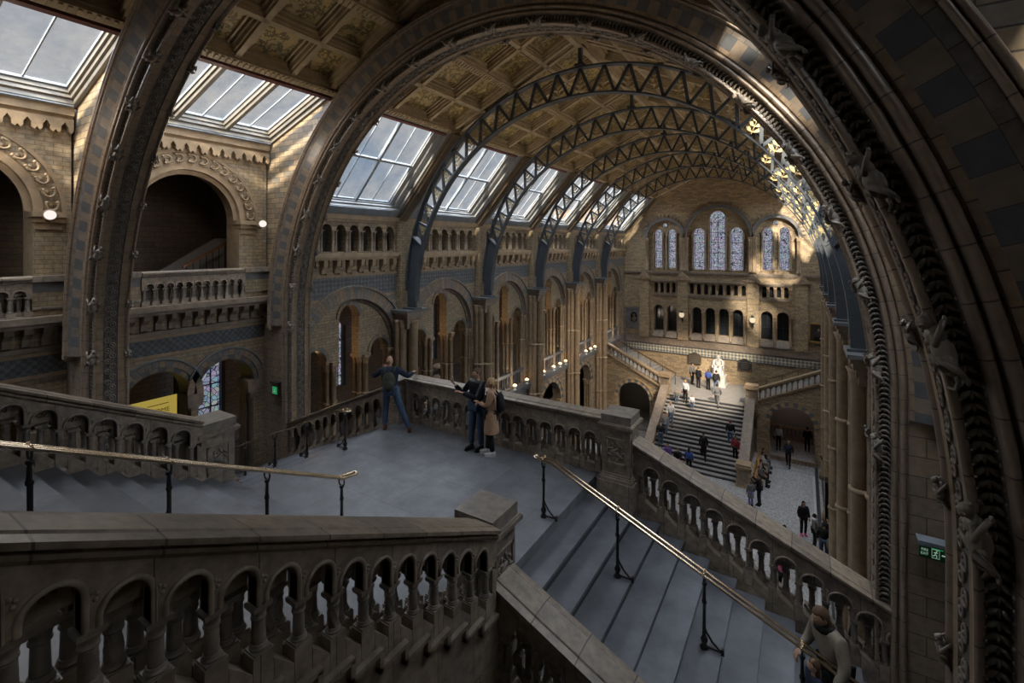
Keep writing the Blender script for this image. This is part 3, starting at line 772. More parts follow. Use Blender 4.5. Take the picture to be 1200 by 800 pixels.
# ================================================================== ROOF
XR, ZR, ZTOP = 5.0, 18.7, 21.0
SL = hypot(XR, ZTOP - ZR)
def slope_basis(s, y0, x0, z0, x1, z1):
    u = Vector((0, 1, 0)); v = Vector((s * x1 - s * x0, 0, z1 - z0)).normalized(); n = Vector((s * (z1 - z0), 0, x0 - x1)).normalized()
    if n.z < 0: n = -n
    return Vector((s * x0, y0, z0)), u, v, n
def coffers(s, y0, y1, ncol=3, nrow=4):
    o, u, v, n = slope_basis(s, y0, XR, ZR, 0, ZTOP); Ly = y1 - y0
    mb = MB(); mb.planar([(0, 0), (Ly, 0), (Ly, SL), (0, SL)], [], o + n * .30, u, v, n, .12)
    c = struct('ceiling', mb, 'panel')
    def beam(mbx, a, b, w, d0, d1):
        # a,b in (u,v) plane coordinates, axis aligned
        for (ww, dd0, dd1) in ((w, d0, .30), (w * .62, d1, d0), (w * 1.45, .2, .3)):
            if abs(a[0] - b[0]) < 1e-6: r = (a[0] - ww / 2, a[0] + ww / 2, a[1], b[1])
            else: r = (a[0], b[0], a[1] - ww / 2, a[1] + ww / 2)
            k = len(mbx.v); mbx.box(r[0], r[1], r[2], r[3], dd0, dd1)
            for i in range(k, len(mbx.v)):
                p = mbx.v[i]; mbx.v[i] = tuple(o + u * p[0] + v * p[1] + n * p[2])
    mbx = MB(); lo = .0
    for i in range(ncol + 1): ub = .18 if i == 0 else Ly - .18 if i == ncol else Ly * i / ncol; beam(mbx, (ub, lo), (ub, SL), .22 if 0 < i < ncol else .24, .1, .03)
    b = mbx.build('ceiling_beam', 'rail'); b.parent = c
    mbx = MB()
    for j in range(nrow + 1):
        w = .34 if j % 2 == 0 else .2
        beam(mbx, (0, SL * j / nrow), (Ly, SL * j / nrow), w, .06 if j % 2 == 0 else .1, -.03 if j % 2 == 0 else .03)
    for j in range(0, nrow + 1, 2):                        # dentils along the main purlins
        k0 = 0
        while k0 < Ly:
            k = len(mbx.v); mbx.box(k0, k0 + .06, SL * j / nrow - .07, SL * j / nrow + .07, -.06, -.03)
            for i in range(k, len(mbx.v)):
                p = mbx.v[i]; mbx.v[i] = tuple(o + u * p[0] + v * p[1] + n * p[2])
            k0 += .13
    b = mbx.build('ceiling_purlin', 'rail'); b.parent = c
    mbx = MB()                                             # inner frame mouldings of each panel
    for i in range(ncol):
        for j in range(nrow):
            u0, u1 = Ly * i / ncol + .2, Ly * (i + 1) / ncol - .2; v0, v1 = SL * j / nrow + .2, SL * (j + 1) / nrow - .2
            for r in ((u0, u1, v0, v0 + .05), (u0, u1, v1 - .05, v1), (u0, u0 + .05, v0, v1), (u1 - .05, u1, v0, v1)):
                k = len(mbx.v); mbx.box(*r, .24, .3)
                for q in range(k, len(mbx.v)):
                    p = mbx.v[q]; mbx.v[q] = tuple(o + u * p[0] + v * p[1] + n * p[2])
    b = mbx.build('panel_frame', 'rail'); b.parent = c
    mbx = MB(); k = 0
    mbx.box(0, Ly, -.26, -.16, -.06, .12)
    for q in range(len(mbx.v)):
        p = mbx.v[q]; mbx.v[q] = tuple(o + u * p[0] + v * p[1] + n * p[2])
    b = mbx.build('painted_strip', 'red'); b.parent = c
wn = [0]
def skylight(s, y0, y1, x0, z0, ncol, gw, margin, deep, nrow=2, bars=1, sill=.35):
    """sloping glazed panel between (x0,z0) and the roof foot; ncol lights of width gw"""
    o, u, v, n = slope_basis(s, y0, x0, z0, XR, ZR); Ly = y1 - y0; S = hypot(x0 - XR, ZR - z0)
    def put(mb, *r, mi=0):
        k = len(mb.v); mb.box(*r, mi)
        for i in range(k, len(mb.v)):
            p = mb.v[i]; mb.v[i] = tuple(o + u * p[0] + v * p[1] + n * p[2])
    c = Ly / 2; tot = ncol * gw + (ncol - 1) * margin; u0 = c - tot / 2
    v0 = sill; v1 = S - .12
    holes = [[(u0 + i * (gw + margin), v0), (u0 + i * (gw + margin) + gw, v0), (u0 + i * (gw + margin) + gw, v1), (u0 + i * (gw + margin), v1)] for i in range(ncol)] if margin > .1 else [[(u0, v0), (u0 + tot, v0), (u0 + tot, v1), (u0, v1)]]
    bw_ = .42 if margin <= .1 else .11
    # stepped reveal: slab opening gets larger towards the inside
    mb = MB(); big = [[(h[0][0] - bw_, v0 - .1), (h[1][0] + bw_, v0 - .1), (h[1][0] + bw_, v1), (h[0][0] - bw_, v1)] for h in holes]
    if margin > .1 and margin < .3: big = [[(holes[0][0][0] - .1, v0 - .1), (holes[-1][1][0] + .1, v0 - .1), (holes[-1][1][0] + .1, v1), (holes[0][0][0] - .1, v1)]]
    mb.planar([(0, 0), (Ly, 0), (Ly, S), (0, S)], big, o, u, v, n, .12)
    mid = [[(h[0][0] - bw_ * .45, v0 - .04), (h[1][0] + bw_ * .45, v0 - .04), (h[1][0] + bw_ * .45, v1), (h[0][0] - bw_ * .45, v1)] for h in holes]
    mb.planar([(0.01, 0.01), (Ly - .01, 0.01), (Ly - .01, S - .01), (0.01, S - .01)], mid, o + n * .12, u, v, n, .1)
    mb.planar([(0.01, 0.01), (Ly - .01, 0.01), (Ly - .01, S - .01), (0.01, S - .01)], holes, o + n * .22, u, v, n, deep)
    wn[0] += 1
    w = struct('window_%d' % wn[0], mb, 'frame2' if margin <= .1 else 'frame')
    mb = MB()
    g0 = holes[0][0][0]; g1 = holes[-1][1][0]
    dz = .22 + deep - .04
    for h in holes:
        a, b = h[0][0], h[1][0]
        ncell = ncol if margin <= .1 else 1
        for q in range(ncell):
            ca = a + (b - a) * q / ncell; cb = a + (b - a) * (q + 1) / ncell
            if q: put(mb, ca - .05, ca + .05, v0, v1, dz - .12, dz)
            for k in range(bars): put(mb, ca + (cb - ca) * (k + 1) / (bars + 1) - .014, ca + (cb - ca) * (k + 1) / (bars + 1) + .014, v0, v1, dz - .04, dz)
            put(mb, ca, ca + .035, v0, v1, dz - .06, dz); put(mb, cb - .035, cb, v0, v1, dz - .06, dz)
        for r in range(1, nrow): put(mb, a, b, v0 + (v1 - v0) * r / nrow - .04, v0 + (v1 - v0) * r / nrow + .04, dz - .1, dz)
        put(mb, a, b, v0, v0 + .05, dz - .06, dz)
    f = mb.build('glazing_bar', 'lead'); f.parent = w
    mb = MB()
    for h in holes: put(mb, h[0][0], h[1][0], v0, v1, dz + .01, dz + .02)
    f = mb.build('glass_pane', 'glass'); f.parent = w
    mb = MB(); put(mb, u0 - .1, u0 + tot + .1, 0.03, v0 - .12, -.04, 0.0); f = mb.build('window_sill', 'lead'); f.parent = w
    if margin <= .1:
        mb = MB()
        for a, b in ((.0, .2), (Ly - .2, Ly)): put(mb, a, b, 0, S, -.16, -.0)
        for a, b in ((.2, .3), (Ly - .3, Ly - .2)): put(mb, a, b, 0, S, -.07, -.0)
        f = mb.build('side_beam', 'raildk'); f.parent = w
edges_r = [9.08] + RIBS + [42.0]
for s in (-1, 1):
    for i in range(6):
        skylight(s, edges_r[i], edges_r[i + 1], XW, 15.6, 2, 1.6 if i < 5 else 2.1, .0, .16, 2, 1, .5)
        coffers(s, edges_r[i], edges_r[i + 1], 3 if i < 5 else 4)
    for (a, b) in ((4.48, 8.58), (-1.2, 3.98), (-6.95, -1.2)):
        skylight(s, a, b, 8.1, 17.6, 3, 1.1 if b - a < 4.5 else 1.45, .2, .2, 1, 1, .3) if (s < 0 or a > 4) else struct('ceiling', MB().planar([(a, 0), (b, 0), (b, 3.3), (a, 3.3)], [], (8.1, 0, 17.6), UY, (-.942, 0, .334), (.334, 0, .942), .2), 'dark')  # unseen solid panel on the right, added to keep sun off the near arch
        coffers(s, a, b, 3)
mb = MB(); mb.box(-.16, .16, -6.9, 41.9, 20.83, 21.0); mb.box(-.08, .08, -6.9, 41.9, 20.77, 20.83); struct('ceiling_ridge', mb, 'rail')

# ================================================================== SECOND FLOOR BAYS (left, beside the great arches)
def upper_bay(s, y0, y1, arches, lower, idx, cA):
    """s side, bay y0..y1, cA centre of the gallery arch"""
    X = s * 8.2; sx = -s
    rA = 1.32
    hs = [archpts(cA, rA, 15.25, 12.95, 32)]
    for (c0, r) in lower: hs.append(archpts(c0, r, 10.45, 5.6, 24))
    mb = MB(); mb.planar([(y0, 0), (y1, 0), (y1, 17.65), (y0, 17.65)], hs, (X, 0, 0), UY, UZ, (s, 0, 0), .7, 0, 1)
    struct('wall_' + ('west' if s < 0 else 'east'), mb, ['wall2' , 'stonelt'])
    mb = MB()
    def slab(z0, z1, t, a=y0, b=y1): mb.box(*sorted((X, X + sx * t)), a, b, z0, z1)
    slab(12.84, 12.98, .42); slab(12.74, 12.84, .3)
    struct('trim_ledge', mb, 'stone')
    mb = MB(); slab(12.1, 12.18, .06); slab(11.62, 11.7, .05); struct('trim_string', mb, 'stonelt')
    mb = MB(); slab(11.7, 12.1, .03); struct('trim_frieze', mb, 'frieze2')
    mb = MB(); k = int((y1 - y0) / .3); p = (y1 - y0) / k
    for i in range(k): 
        yy = y0 + p * (i + .5)
        mb.prism([(0, 12.3), (.08, 12.34), (.1, 12.5), (.26, 12.62), (.28, 12.76), (0, 12.76)], -.07, .07, mat=Matrix.Translation((X, yy, 0)) @ Matrix.Rotation(0 if s < 0 else pi, 4, 'Z'))
    mb.box(*sorted((X, X + sx * .1)), y0, y1, 12.2, 12.3)
    struct('trim_corbel', mb, 'stone')
    # cusped cornice right under the roof light
    mb = MB(); mb.box(*sorted((X, X + sx * .2)), y0, y1, 17.42, 17.62); mb.box(*sorted((X, X + sx * .12)), y0, y1, 17.3, 17.42)
    k = int((y1 - y0) / .3); p = (y1 - y0) / k
    for i in range(k):
        yy = y0 + p * (i + .5)
        poly = [(-p / 2, 17.34), (-p / 2, 17.08), (-p * .36, 17.02), (-p * .22, 17.06), (-p * .2, 17.16), (0, 17.26), (p * .2, 17.16), (p * .22, 17.06), (p * .36, 17.02), (p / 2, 17.08), (p / 2, 17.34)]
        mb.prism(poly, 0, .16, mat=Matrix.Translation((X, yy, 0)) @ Matrix.Rotation(pi / 2 if s > 0 else -pi / 2, 4, 'Z'))
    struct('trim_cusped', mb, 'stonelt')
    # gallery arch ring with curled leaves
    t = thing('gallery_arch', 'round gallery arch with curled leaf edge, %s' % idx, 'arch', (X, cA, 15.25))
    mb = MB(); radial_band(mb, cA, 15.25, rA, rA + .16, X, .03, 40, s=s); radial_band(mb, cA, 15.25, rA + .46, rA + .54, X, .03, 40, s=s)
    radial_band(mb, cA, 15.25, rA - .12, rA, X - sx * .12, .02, 40, s=s)
    wparent(mb.build('archivolt', 'stonelt'), t)
    mb = MB(); n = 17
    for i in range(n):
        a = pi * (i + .5) / n; r = rA + .3
        cpt = Vector((X + sx * .03, cA - r * cos(a), 15.25 + r * sin(a))); rad = Vector((0, -cos(a), sin(a))); tan = Vector((0, sin(a), cos(a)))
        ring = [cpt + rad * (.10 * cos(q)) + tan * (.115 * sin(q)) + Vector((sx * .05, 0, 0)) for q in [pi * (-.15 + 1.3 * k / 8) for k in range(9)]]
        mb.tube(ring, .028, 6)
        mb.ell(ring[0], (.035, .04, .04), 6, 4); mb.ell(ring[-1], (.035, .04, .04), 6, 4)
        mb.ell(cpt - rad * .04, (.045, .06, .06), 6, 4)
    wparent(mb.build('curled_leaves', 'stonelt'), t)
    for sg in (-1, 1):
        mb = MB(); yj = cA + sg * rA
        a, b = sorted((yj - sg * .04, yj + sg * .52))
        mb.box(*sorted((X + s * .3, X + sx * .14)), a, b, 15.13, 15.25); mb.box(*sorted((X + s * .3, X + sx * .09)), a + .03, b - .03, 15.02, 15.13)
        mb.box(*sorted((X + s * .3, X + sx * .04)), a + .06, b - .06, 14.86, 15.02)
        wparent(mb.build('impost', 'stonelt'), t)
    # lower arches: hood and banded voussoirs
    for (c0, r) in lower:
        q = thing('lower_arch', 'low round banded arch under the left balcony, %s' % ('round the yellow panel' if c0 < 6.3 and c0 > 4 else 'round the leaded window' if c0 > 6.3 else 'beside the nearest arch pier' if c0 > 2 else 'behind the far left balustrade'), 'arch', (X, c0, 10.4))
        mb = MB(); radial_band(mb, c0, 10.45, r, r + .12, X, .02, 32, s=s); wparent(mb.build('inner_ring', 'alt2'), q)
        mb = MB(); radial_band(mb, c0, 10.45, r + .12, r + .3, X, .05, 32, s=s); wparent(mb.build('outer_ring', 'archmould'), q)
        mb = MB()
        for i in range(32):
            a0 = pi * (.12 + .76 * i / 32); a1 = pi * (.12 + .76 * (i + 1) / 32); ra = r + .32
            mb.tube([(X + sx * .06, c0 - ra * cos(a0), 10.45 + ra * sin(a0)), (X + sx * .06, c0 - ra * cos(a1), 10.45 + ra * sin(a1))], .035, 6, cap=False)
        wparent(mb.build('hood_moulding', 'stoneblue'), q)
        for sg in (-1, 1):
            yj = c0 + sg * r
            if abs(c0 - 7.33) < .1 and sg < 0: continue
            if abs(c0 - 5.6) < .1 and sg > 0: yj = 6.47
            m = column_mb(.11, 5.6, 10.2, X + s * .14, yj, 14); m.box(*sorted((X + s * .55, X + sx * .06)), yj - .2, yj + .2, 10.2, 10.45); m.box(*sorted((X + s * .25, X + s * .6)), yj - .1, yj + .1, 5.6, 10.2)
            wparent(m.build('column', 'stone'), q)
upper_bay(-1, 4.5, 8.5, None, [(5.6, .78), (7.33, .77)], 'between the two great arches', 6.35)
upper_bay(-1, -1.5, 3.9, None, [(2.6, .78), (.9, .77)], 'cut by the left edge', 1.95)
mb = MB(); mb.planar([(-7, 0), (-1.5, 0), (-1.5, 17.65), (-7, 17.65)], [], (-8.2, 0, 0), UY, UZ, (-1, 0, 0), .7); struct('wall_west', mb, 'wall2')
# right hand side: bay walls behind the camera side and between the arches
mb = MB(); mb.planar([(-7, 0), (3.9, 0), (3.9, 17.65), (-7, 17.65)], [], (8.6, 0, 0), UY, UZ, (1, 0, 0), .7)
mb.planar([(4.5, 12.6), (8.5, 12.6), (8.5, 17.65), (4.5, 17.65)], [], (8.2, 0, 0), UY, UZ, (1, 0, 0), .7); mb.planar([(4.5, 0), (8.5, 0), (8.5, 6), (4.5, 6)], [], (9.2, 0, 0), UY, UZ, (1, 0, 0), .7)
struct('wall_east', mb, 'wall2')
# the room behind the left gallery arch: inner stair with wooden rail
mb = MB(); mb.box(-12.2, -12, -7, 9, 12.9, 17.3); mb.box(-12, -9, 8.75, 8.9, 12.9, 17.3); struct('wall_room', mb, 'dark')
t = thing('gallery_stair', 'pale stair parapet with red wooden handrail inside the dark upper gallery', 'stair', (-10.5, 7.6, 12.9))
mb = MB(); mb.prism([(6.7, 12.9), (6.7, 13.75), (8.3, 14.75), (8.7, 14.75), (8.7, 12.9)], 0, .12, mat=Matrix(((0, -1, 0, -10.8), (1, 0, 0, 0), (0, 0, 1, 0), (0, 0, 0, 1)))); wparent(mb.build('parapet', 'plaster'), t)
mb = MB(); mb.bar((-10.1, 7.0, 13.85), (-10.1, 8.7, 14.85), .06, .06); wparent(mb.build('handrail', 'wood'), t)
mb = MB()
for i in range(9): mb.bar((-10.1, 7.1 + i * .19, 12.9), (-10.1, 7.1 + i * .19, 13.9 + i * .112), .02, .02)
wparent(mb.build('rail_bars', 'black'), t)

# ================================================================== NORTH WALL
YN = 42.0
mb = MB(); wins = []
def nw(c, hw, z0, top): wins.append((c, hw, z0, top)); return archpts(c, hw, top - hw, z0, 20)
spec_w = [(-4.83, .33, 12.6, 15.95), (-3.67, .33, 12.6, 15.95), (-1.45, .46, 12.5, 16.0), (0, .6, 12.5, 17.4), (1.45, .46, 12.5, 16.0), (3.67, .33, 12.6, 15.95), (4.83, .33, 12.6, 15.95)]
holes = [nw(*w) for w in spec_w]
low = [(-4.72, .4), (-3.62, .4), (-1.57, .38), (-.52, .38), (.52, .38), (1.57, .38), (3.62, .4), (4.72, .4)]
for c, r in low: holes.append(archpts(c, r, 8.97, 7.1, 16))
minis = [(-4.2 + .5 * i - .75, .15) for i in range(4)] + [(-1.98 + .566 * i, .16) for i in range(8)] + [(4.2 + .5 * i - .75, .15) for i in range(4)]
for c, r in minis: holes.append(archpts(c, r, 11.15, 10.45, 10))
out = [(-8.3, 0), (8.3, 0), (8.3, 15.9), (7.8, 15.6), (5, 18.75), (0, 21.05), (-5, 18.75), (-7.8, 15.6), (-8.3, 15.9)]
# recess of the three big arches is built as separate proud layer
mb.planar(out, holes, (0, YN + .35, 0), UX, UZ, (0, 1, 0), .5, 0, 1)
struct('wall_north', mb, ['wallN', 'stone'])
mb = MB(); big = [archpts(-4.25, 1.5, 15.2, 12.3, 32), archpts(0, 2.45, 15.2, 12.3, 40), archpts(4.25, 1.5, 15.2, 12.3, 32)]
h2 = big + [archpts(c, r, 8.97, 7.0, 16) for c, r in low] + [archpts(c, r, 11.15, 10.4, 10) for c, r in minis]
mb.planar(out, h2, (0, YN, 0), UX, UZ, (0, 1, 0), .35, 0, 1)
struct('wall_north', mb, ['wallN', 'stonelt'])
mb = MB(); mb.box(-15, -8.3, YN, YN + .5, 0, 18); mb.box(8.3, 15, YN, YN + .5, 0, 18); struct('wall_north', mb, 'dark')
t = None
for k, (c, R_, nm) in enumerate(((-4.25, 1.5, 'the left one with two lights'), (0, 2.45, 'the tall middle one with three lights'), (4.25, 1.5, 'the right one with two lights'))):
    t = thing('window_arch', 'round stone arch framing the end wall windows, %s' % nm, 'arch', (c, YN, 12.3))
    mb = MB(); radial_band(mb, c, 15.2, R_, R_ + .22, YN, .08, 40, 'y'); wparent(mb.build('inner_archivolt', 'stoneblue'), t)
    mb = MB(); radial_band(mb, c, 15.2, R_ + .22, R_ + .27, YN, .12, 40, 'y'); 
    for i in range(int(26 * R_ / 2)):
        n = int(26 * R_ / 2); a = pi * (i + .5) / n
        if R_ < 2 and ((c < 0 and a > pi * .86) or (c > 0 and a < pi * .14)): continue
        r0, r1 = R_ + .3, R_ + .52
        mb.bar((c - r0 * cos(a), YN - .05, 15.2 + r0 * sin(a)), (c - r1 * cos(a), YN - .05, 15.2 + r1 * sin(a)), .07, .09, up=(0, 1, 0))
    wparent(mb.build('dentil_ring', 'stone'), t)
    posts_('jamb_shaft', [(c + sg * (R_ - .05 + (.12 * q if q < 2 else 0)), YN - .1 if q < 2 else YN - .05 + .12 * q) for sg in (-1, 1) for q in range(4)], 12.35, 15.2, .075, t, 'stonelt', 10)
    for (wc, hw, z0, top) in spec_w:
        if abs(wc - c) < R_: 
            posts_('mullion_shaft', [(wc + sg * (hw + .09), YN + .28) for sg in (-1, 1)], 12.5, top - hw, .055, t, 'stonelt')
            mb = MB(); radial_band(mb, wc, top - hw, hw, hw + .09, YN + .35, .05, 20, 'y'); wparent(mb.build('light_hood', 'stonelt'), t)
for k, (c, hw, z0, top) in enumerate(spec_w):
    wn[0] += 1
    mb = MB(); pts = archpts(c, hw, top - hw, z0, 20); mb.planar(pts, [], (0, YN + .62, 0), UX, UZ, (0, 1, 0), .03)
    w = struct('window_%d' % wn[0], mb, 'stain')
    mb = MB(); q = z0 + .55
    while q < top - hw * .3: mb.box(c - hw, c + hw, YN + .58, YN + .62, q, q + .03); q += .85
    if hw > .5: mb.box(c - .02, c + .02, YN + .58, YN + .62, z0, top - .25)
    mb.box(c - hw + .06, c - hw + .09, YN + .59, YN + .62, z0, top - hw); mb.box(c + hw - .09, c + hw - .06, YN + .59, YN + .62, z0, top - hw)
    f = mb.build('leading', 'leading'); f.parent = w
for x in (-4.25, 4.25):
    wn[0] += 1; mb = MB(); mb.lathe([(.17, 0), (.17, .02), (0.001, .021)], (0, 0, 0), 20); mb.xf(Matrix.Translation((x, YN + .34, 16.3)) @ Matrix.Rotation(pi / 2, 4, 'X'))
    w = struct('window_%d' % wn[0], mb, 'stain')
    mb = MB(); ring = [(x + .2 * cos(2 * pi * i / 20), YN + .32, 16.3 + .2 * sin(2 * pi * i / 20)) for i in range(21)]; mb.tube(ring, .03, 6, cap=False); f = mb.build('window_ring', 'stonelt'); f.parent = w
wn[0] += 1; mb = MB()
for c, r in low: mb.box(c - r, c + r, YN + .6, YN + .63, 7.0, 9.5)
for c, r in minis: mb.box(c - r - .05, c + r + .05, YN + .45, YN + .47, 10.3, 11.4)
w = struct('window_%d' % wn[0], mb, 'darkglass')
mb = MB()
for c, r in low:
    mb.box(c - .012, c + .012, YN + .56, YN + .6, 7.1, 9.35); mb.box(c - r, c + r, YN + .56, YN + .6, 8.0, 8.03)
f = mb.build('window_bar', 'leading'); f.parent = w
# mini balustrade colonnettes, sills, buttresses with gablets
for k, (grp, nm) in enumerate(((minis[:4], 'left of the three'), (minis[4:12], 'middle of the three, eight openings'), (minis[12:], 'right of the three'))):
    t = thing('blind_balustrade', 'small arcaded parapet below the end windows, %s' % nm, 'parapet', (grp[0][0], YN, 10.2))
    pt = grp[1][0] - grp[0][0]
    posts_('colonnette', [(c - pt / 2, YN - .03) for c, r in grp + [(grp[-1][0] + pt, .15)]], 10.42, 11.15, .05, t, 'stonelt')
    mb = MB(); a = grp[0][0] - pt / 2 - .1; b = grp[-1][0] + pt / 2 + .1; mb.box(a, b, YN - .2, YN, 11.42, 11.55); mb.box(a, b, YN - .14, YN, 11.34, 11.42); mb.box(a, b, YN - .16, YN, 10.25, 10.4); mb.box(a, b, YN - .1, YN, 10.12, 10.25)
    wparent(mb.build('coping', 'stone'), t)
mb = MB(); mb.box(-7.8, 7.8, YN - .16, YN, 12.14, 12.28); mb.box(-7.8, 7.8, YN - .1, YN, 12.02, 12.14); mb.box(-7.8, 7.8, YN - .1, YN, 6.55, 6.62)
struct('trim_sill', mb, 'stone')
mb = MB(); mb.box(-7.8, 7.8, YN - .12, YN, 5.95, 6.5); struct('trim_plinth', mb, 'stone')
mb = MB(); mb.box(-7.8, 7.8, YN - .06, YN, 5.3, 5.85); struct('trim_zigzag', mb, 'zigzag')
mb = MB(); mb.box(-7.8, 7.8, YN - .1, YN, 5.85, 5.93); mb.box(-7.8, 7.8, YN - .09, YN, 5.22, 5.3); struct('trim_band', mb, 'frieze')
mb = MB()
for c, r in low: mb.prism([(-.02, 7.1), (-.3, 6.62), (0, 6.62)], c - r - .05, c + r + .05, mat=Matrix(((0, 1, 0, 0), (1, 0, 0, YN), (0, 0, 1, 0), (0, 0, 0, 1))))
struct('trim_weathering', mb, 'stone')
for k, x in enumerate((-5.95, -2.67, 2.67, 5.95)):
    t = thing('gabled_buttress', 'shallow buttress capped by a little gable, %s from the left on the end wall' % ORD[k], 'buttress', (x, YN, 6.5))
    mb = MB(); mb.box(x - .42, x + .42, YN - .22, YN, 6.5, 11.6); wparent(mb.build('shaft', 'wallN'), t)
    mb = MB(); mb.prism([(-.55, 11.6), (.55, 11.6), (.55, 11.72), (0, 12.35), (-.55, 11.72)], YN - .34, YN, mat=Matrix.Translation((x, 0, 0))); wparent(mb.build('gablet', 'stonelt'), t)
    mb = MB(); radial_band(mb, x, 11.62, .22, .32, YN - .34, .03, 14, 'y'); wparent(mb.build('gablet_arch', 'stone'), t)
t = None
for k, g in enumerate((low[:2], low[2:6], low[6:])):
    t = thing('lower_arcade', 'row of dark round-headed openings on slim shafts, %s' % ('left pair on the end wall', 'middle four on the end wall', 'right pair on the end wall')[k], 'arcade', (g[0][0], YN, 7))
    pt = g[1][0] - g[0][0]
    for c, r in g: mb = MB(); radial_band(mb, c, 8.97, r, r + .13, YN, .05, 20, 'y'); wparent(mb.build('archivolt', 'stonelt'), t)
    posts_('shaft', [(c - pt / 2, YN - .02) for c, r in g + [(g[-1][0] + pt, .4)]], 6.7, 8.97, .085, t, 'stonelt', 10)
# ================================================================== LANDING, FLIGHTS, BALUSTRADES
ZL = 10.1
mb = MB(); mb.box(-2.62, 2.62, 4.56, 9.05, ZL - .35, ZL); mb.box(-3.3, -2.62, 8.5, 9.05, ZL - .35, ZL - .01); mb.box(2.62, 3.3, 8.5, 9.05, ZL - .35, ZL - .01)
struct('floor_landing', mb, 'floor')
mb = MB()                                                   # bridge arch under the landing
mb.planar([(-8.2, 5.6), (-6.9, 5.6), (-2.6, 9.75), (2.6, 9.75), (6.9, 5.6), (8.2, 5.6), (8.2, 7.4), (2.8, 9.95), (-2.8, 9.95), (-8.2, 7.4)], [], (0, 8.7, 0), UX, UZ, (0, 1, 0), .3)
struct('wall_bridge', mb, 'block')
def flight(name, label, origin, d, acr, tread, rise, n, w0, w1, wedge=.35, mat='step'):
    """origin (x,y,z) of the top nosing, d = unit direction downwards in plan, acr = across unit"""
    t = thing(name, label, 'stair', origin)
    for i in range(n):
        mb = MB(); o = Vector(origin) + Vector(d) * tread * i; z = -rise * (i + 1)
        D = Vector(d); A = Vector(acr)
        def P(a, b, zz): v = o + D * a + A * b; return (v.x, v.y, origin[2] + zz)
        nose = .03
        vs = [P(0 - .02, w0, z), P(tread + nose, w0, z), P(tread + nose, w1, z), P(-.02, w1, z),
              P(0 - .02, w0, z - .05), P(tread + nose, w0, z - .05), P(tread + nose, w1, z - .05), P(-.02, w1, z - .05)]
        mb.add(vs, [(0, 1, 2, 3), (4, 7, 6, 5), (0, 4, 5, 1), (1, 5, 6, 2), (2, 6, 7, 3), (3, 7, 4, 0)])
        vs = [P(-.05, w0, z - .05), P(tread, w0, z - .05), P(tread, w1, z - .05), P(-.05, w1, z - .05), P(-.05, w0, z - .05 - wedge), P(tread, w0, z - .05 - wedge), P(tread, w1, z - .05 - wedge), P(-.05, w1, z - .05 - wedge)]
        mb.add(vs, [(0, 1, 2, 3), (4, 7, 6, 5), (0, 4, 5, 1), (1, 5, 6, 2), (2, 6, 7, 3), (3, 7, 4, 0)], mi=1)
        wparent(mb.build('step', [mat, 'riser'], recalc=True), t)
    return t
flight('stair_flight', 'broad flight of worn slate steps going down to the right from the landing', (2.6, 4.85, ZL), (1, 0, 0), (0, 1, 0), .41, .172, 20, -.1, 3.65)
flight('stair_flight', 'flight of steps dropping away on the far left side of the landing', (-2.6, 4.85, ZL), (-1, 0, 0), (0, 1, 0), .41, .172, 20, -.1, 3.65)
t = thing('stair_flight', 'slate steps rising from the landing to the left edge between two carved balustrades', 'stair', (0, 4.6, ZL))
for i in range(15):
    mb = MB(); y1 = 4.6 - .34 * i; z = ZL + .17 * (i + 1)
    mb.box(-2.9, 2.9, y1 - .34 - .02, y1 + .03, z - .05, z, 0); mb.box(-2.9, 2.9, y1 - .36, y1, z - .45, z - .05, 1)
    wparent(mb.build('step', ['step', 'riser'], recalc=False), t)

# ---- balusters
BAL = {}
def baluster(kind, h, r=.038):
    key = (kind, round(h, 3))
    if key in BAL: return BAL[key]
    m = MB(); b = .055; c = h - .105; n = 20
    m.box(-.056, .056, -.056, .056, 0, .022)
    m.lathe([(.052, .022), (.056, .03), (.052, .038), (.044, .043), (.048, .052), (.04, .06)], (0, 0, 0), n)
    shaft = []; k = 14
    for i in range(k + 1):
        f = i / k; shaft.append((r * (1.06 - .12 * f), .06 + (c - .06) * f))
    mod = None
    if kind == 'twist': mod = lambda t, z: .006 * sin(6 * t + z * 55)
    if kind == 'reed': mod = lambda t, z: .005 * sin(9 * t)
    if kind == 'diamond': mod = lambda t, z: .0045 * (abs(sin(4 * t + z * 60)) + abs(sin(4 * t - z * 60)) - 1)
    m.lathe(shaft, (0, 0, 0), n, mod=mod)
    m.lathe([(r * .95, c), (r * 1.2, c + .006), (r * 1.2, c + .016), (r * 1.0, c + .02), (r * 1.15, c + .045), (r * 1.4, c + .07), (r * 1.42, c + .075)], (0, 0, 0), n, mod=lambda t, z: (.004 * sin(8 * t) if z > c + .02 else 0))
    m.box(-.052, .052, -.056, .056, h - .036, h - .026); m.box(-.056, .056, -.062, .062, h - .026, h)
    o = m.build('baluster', 'stonebal'); BAL[key] = o.data; bpy.data.objects.remove(o)
    return BAL[key]
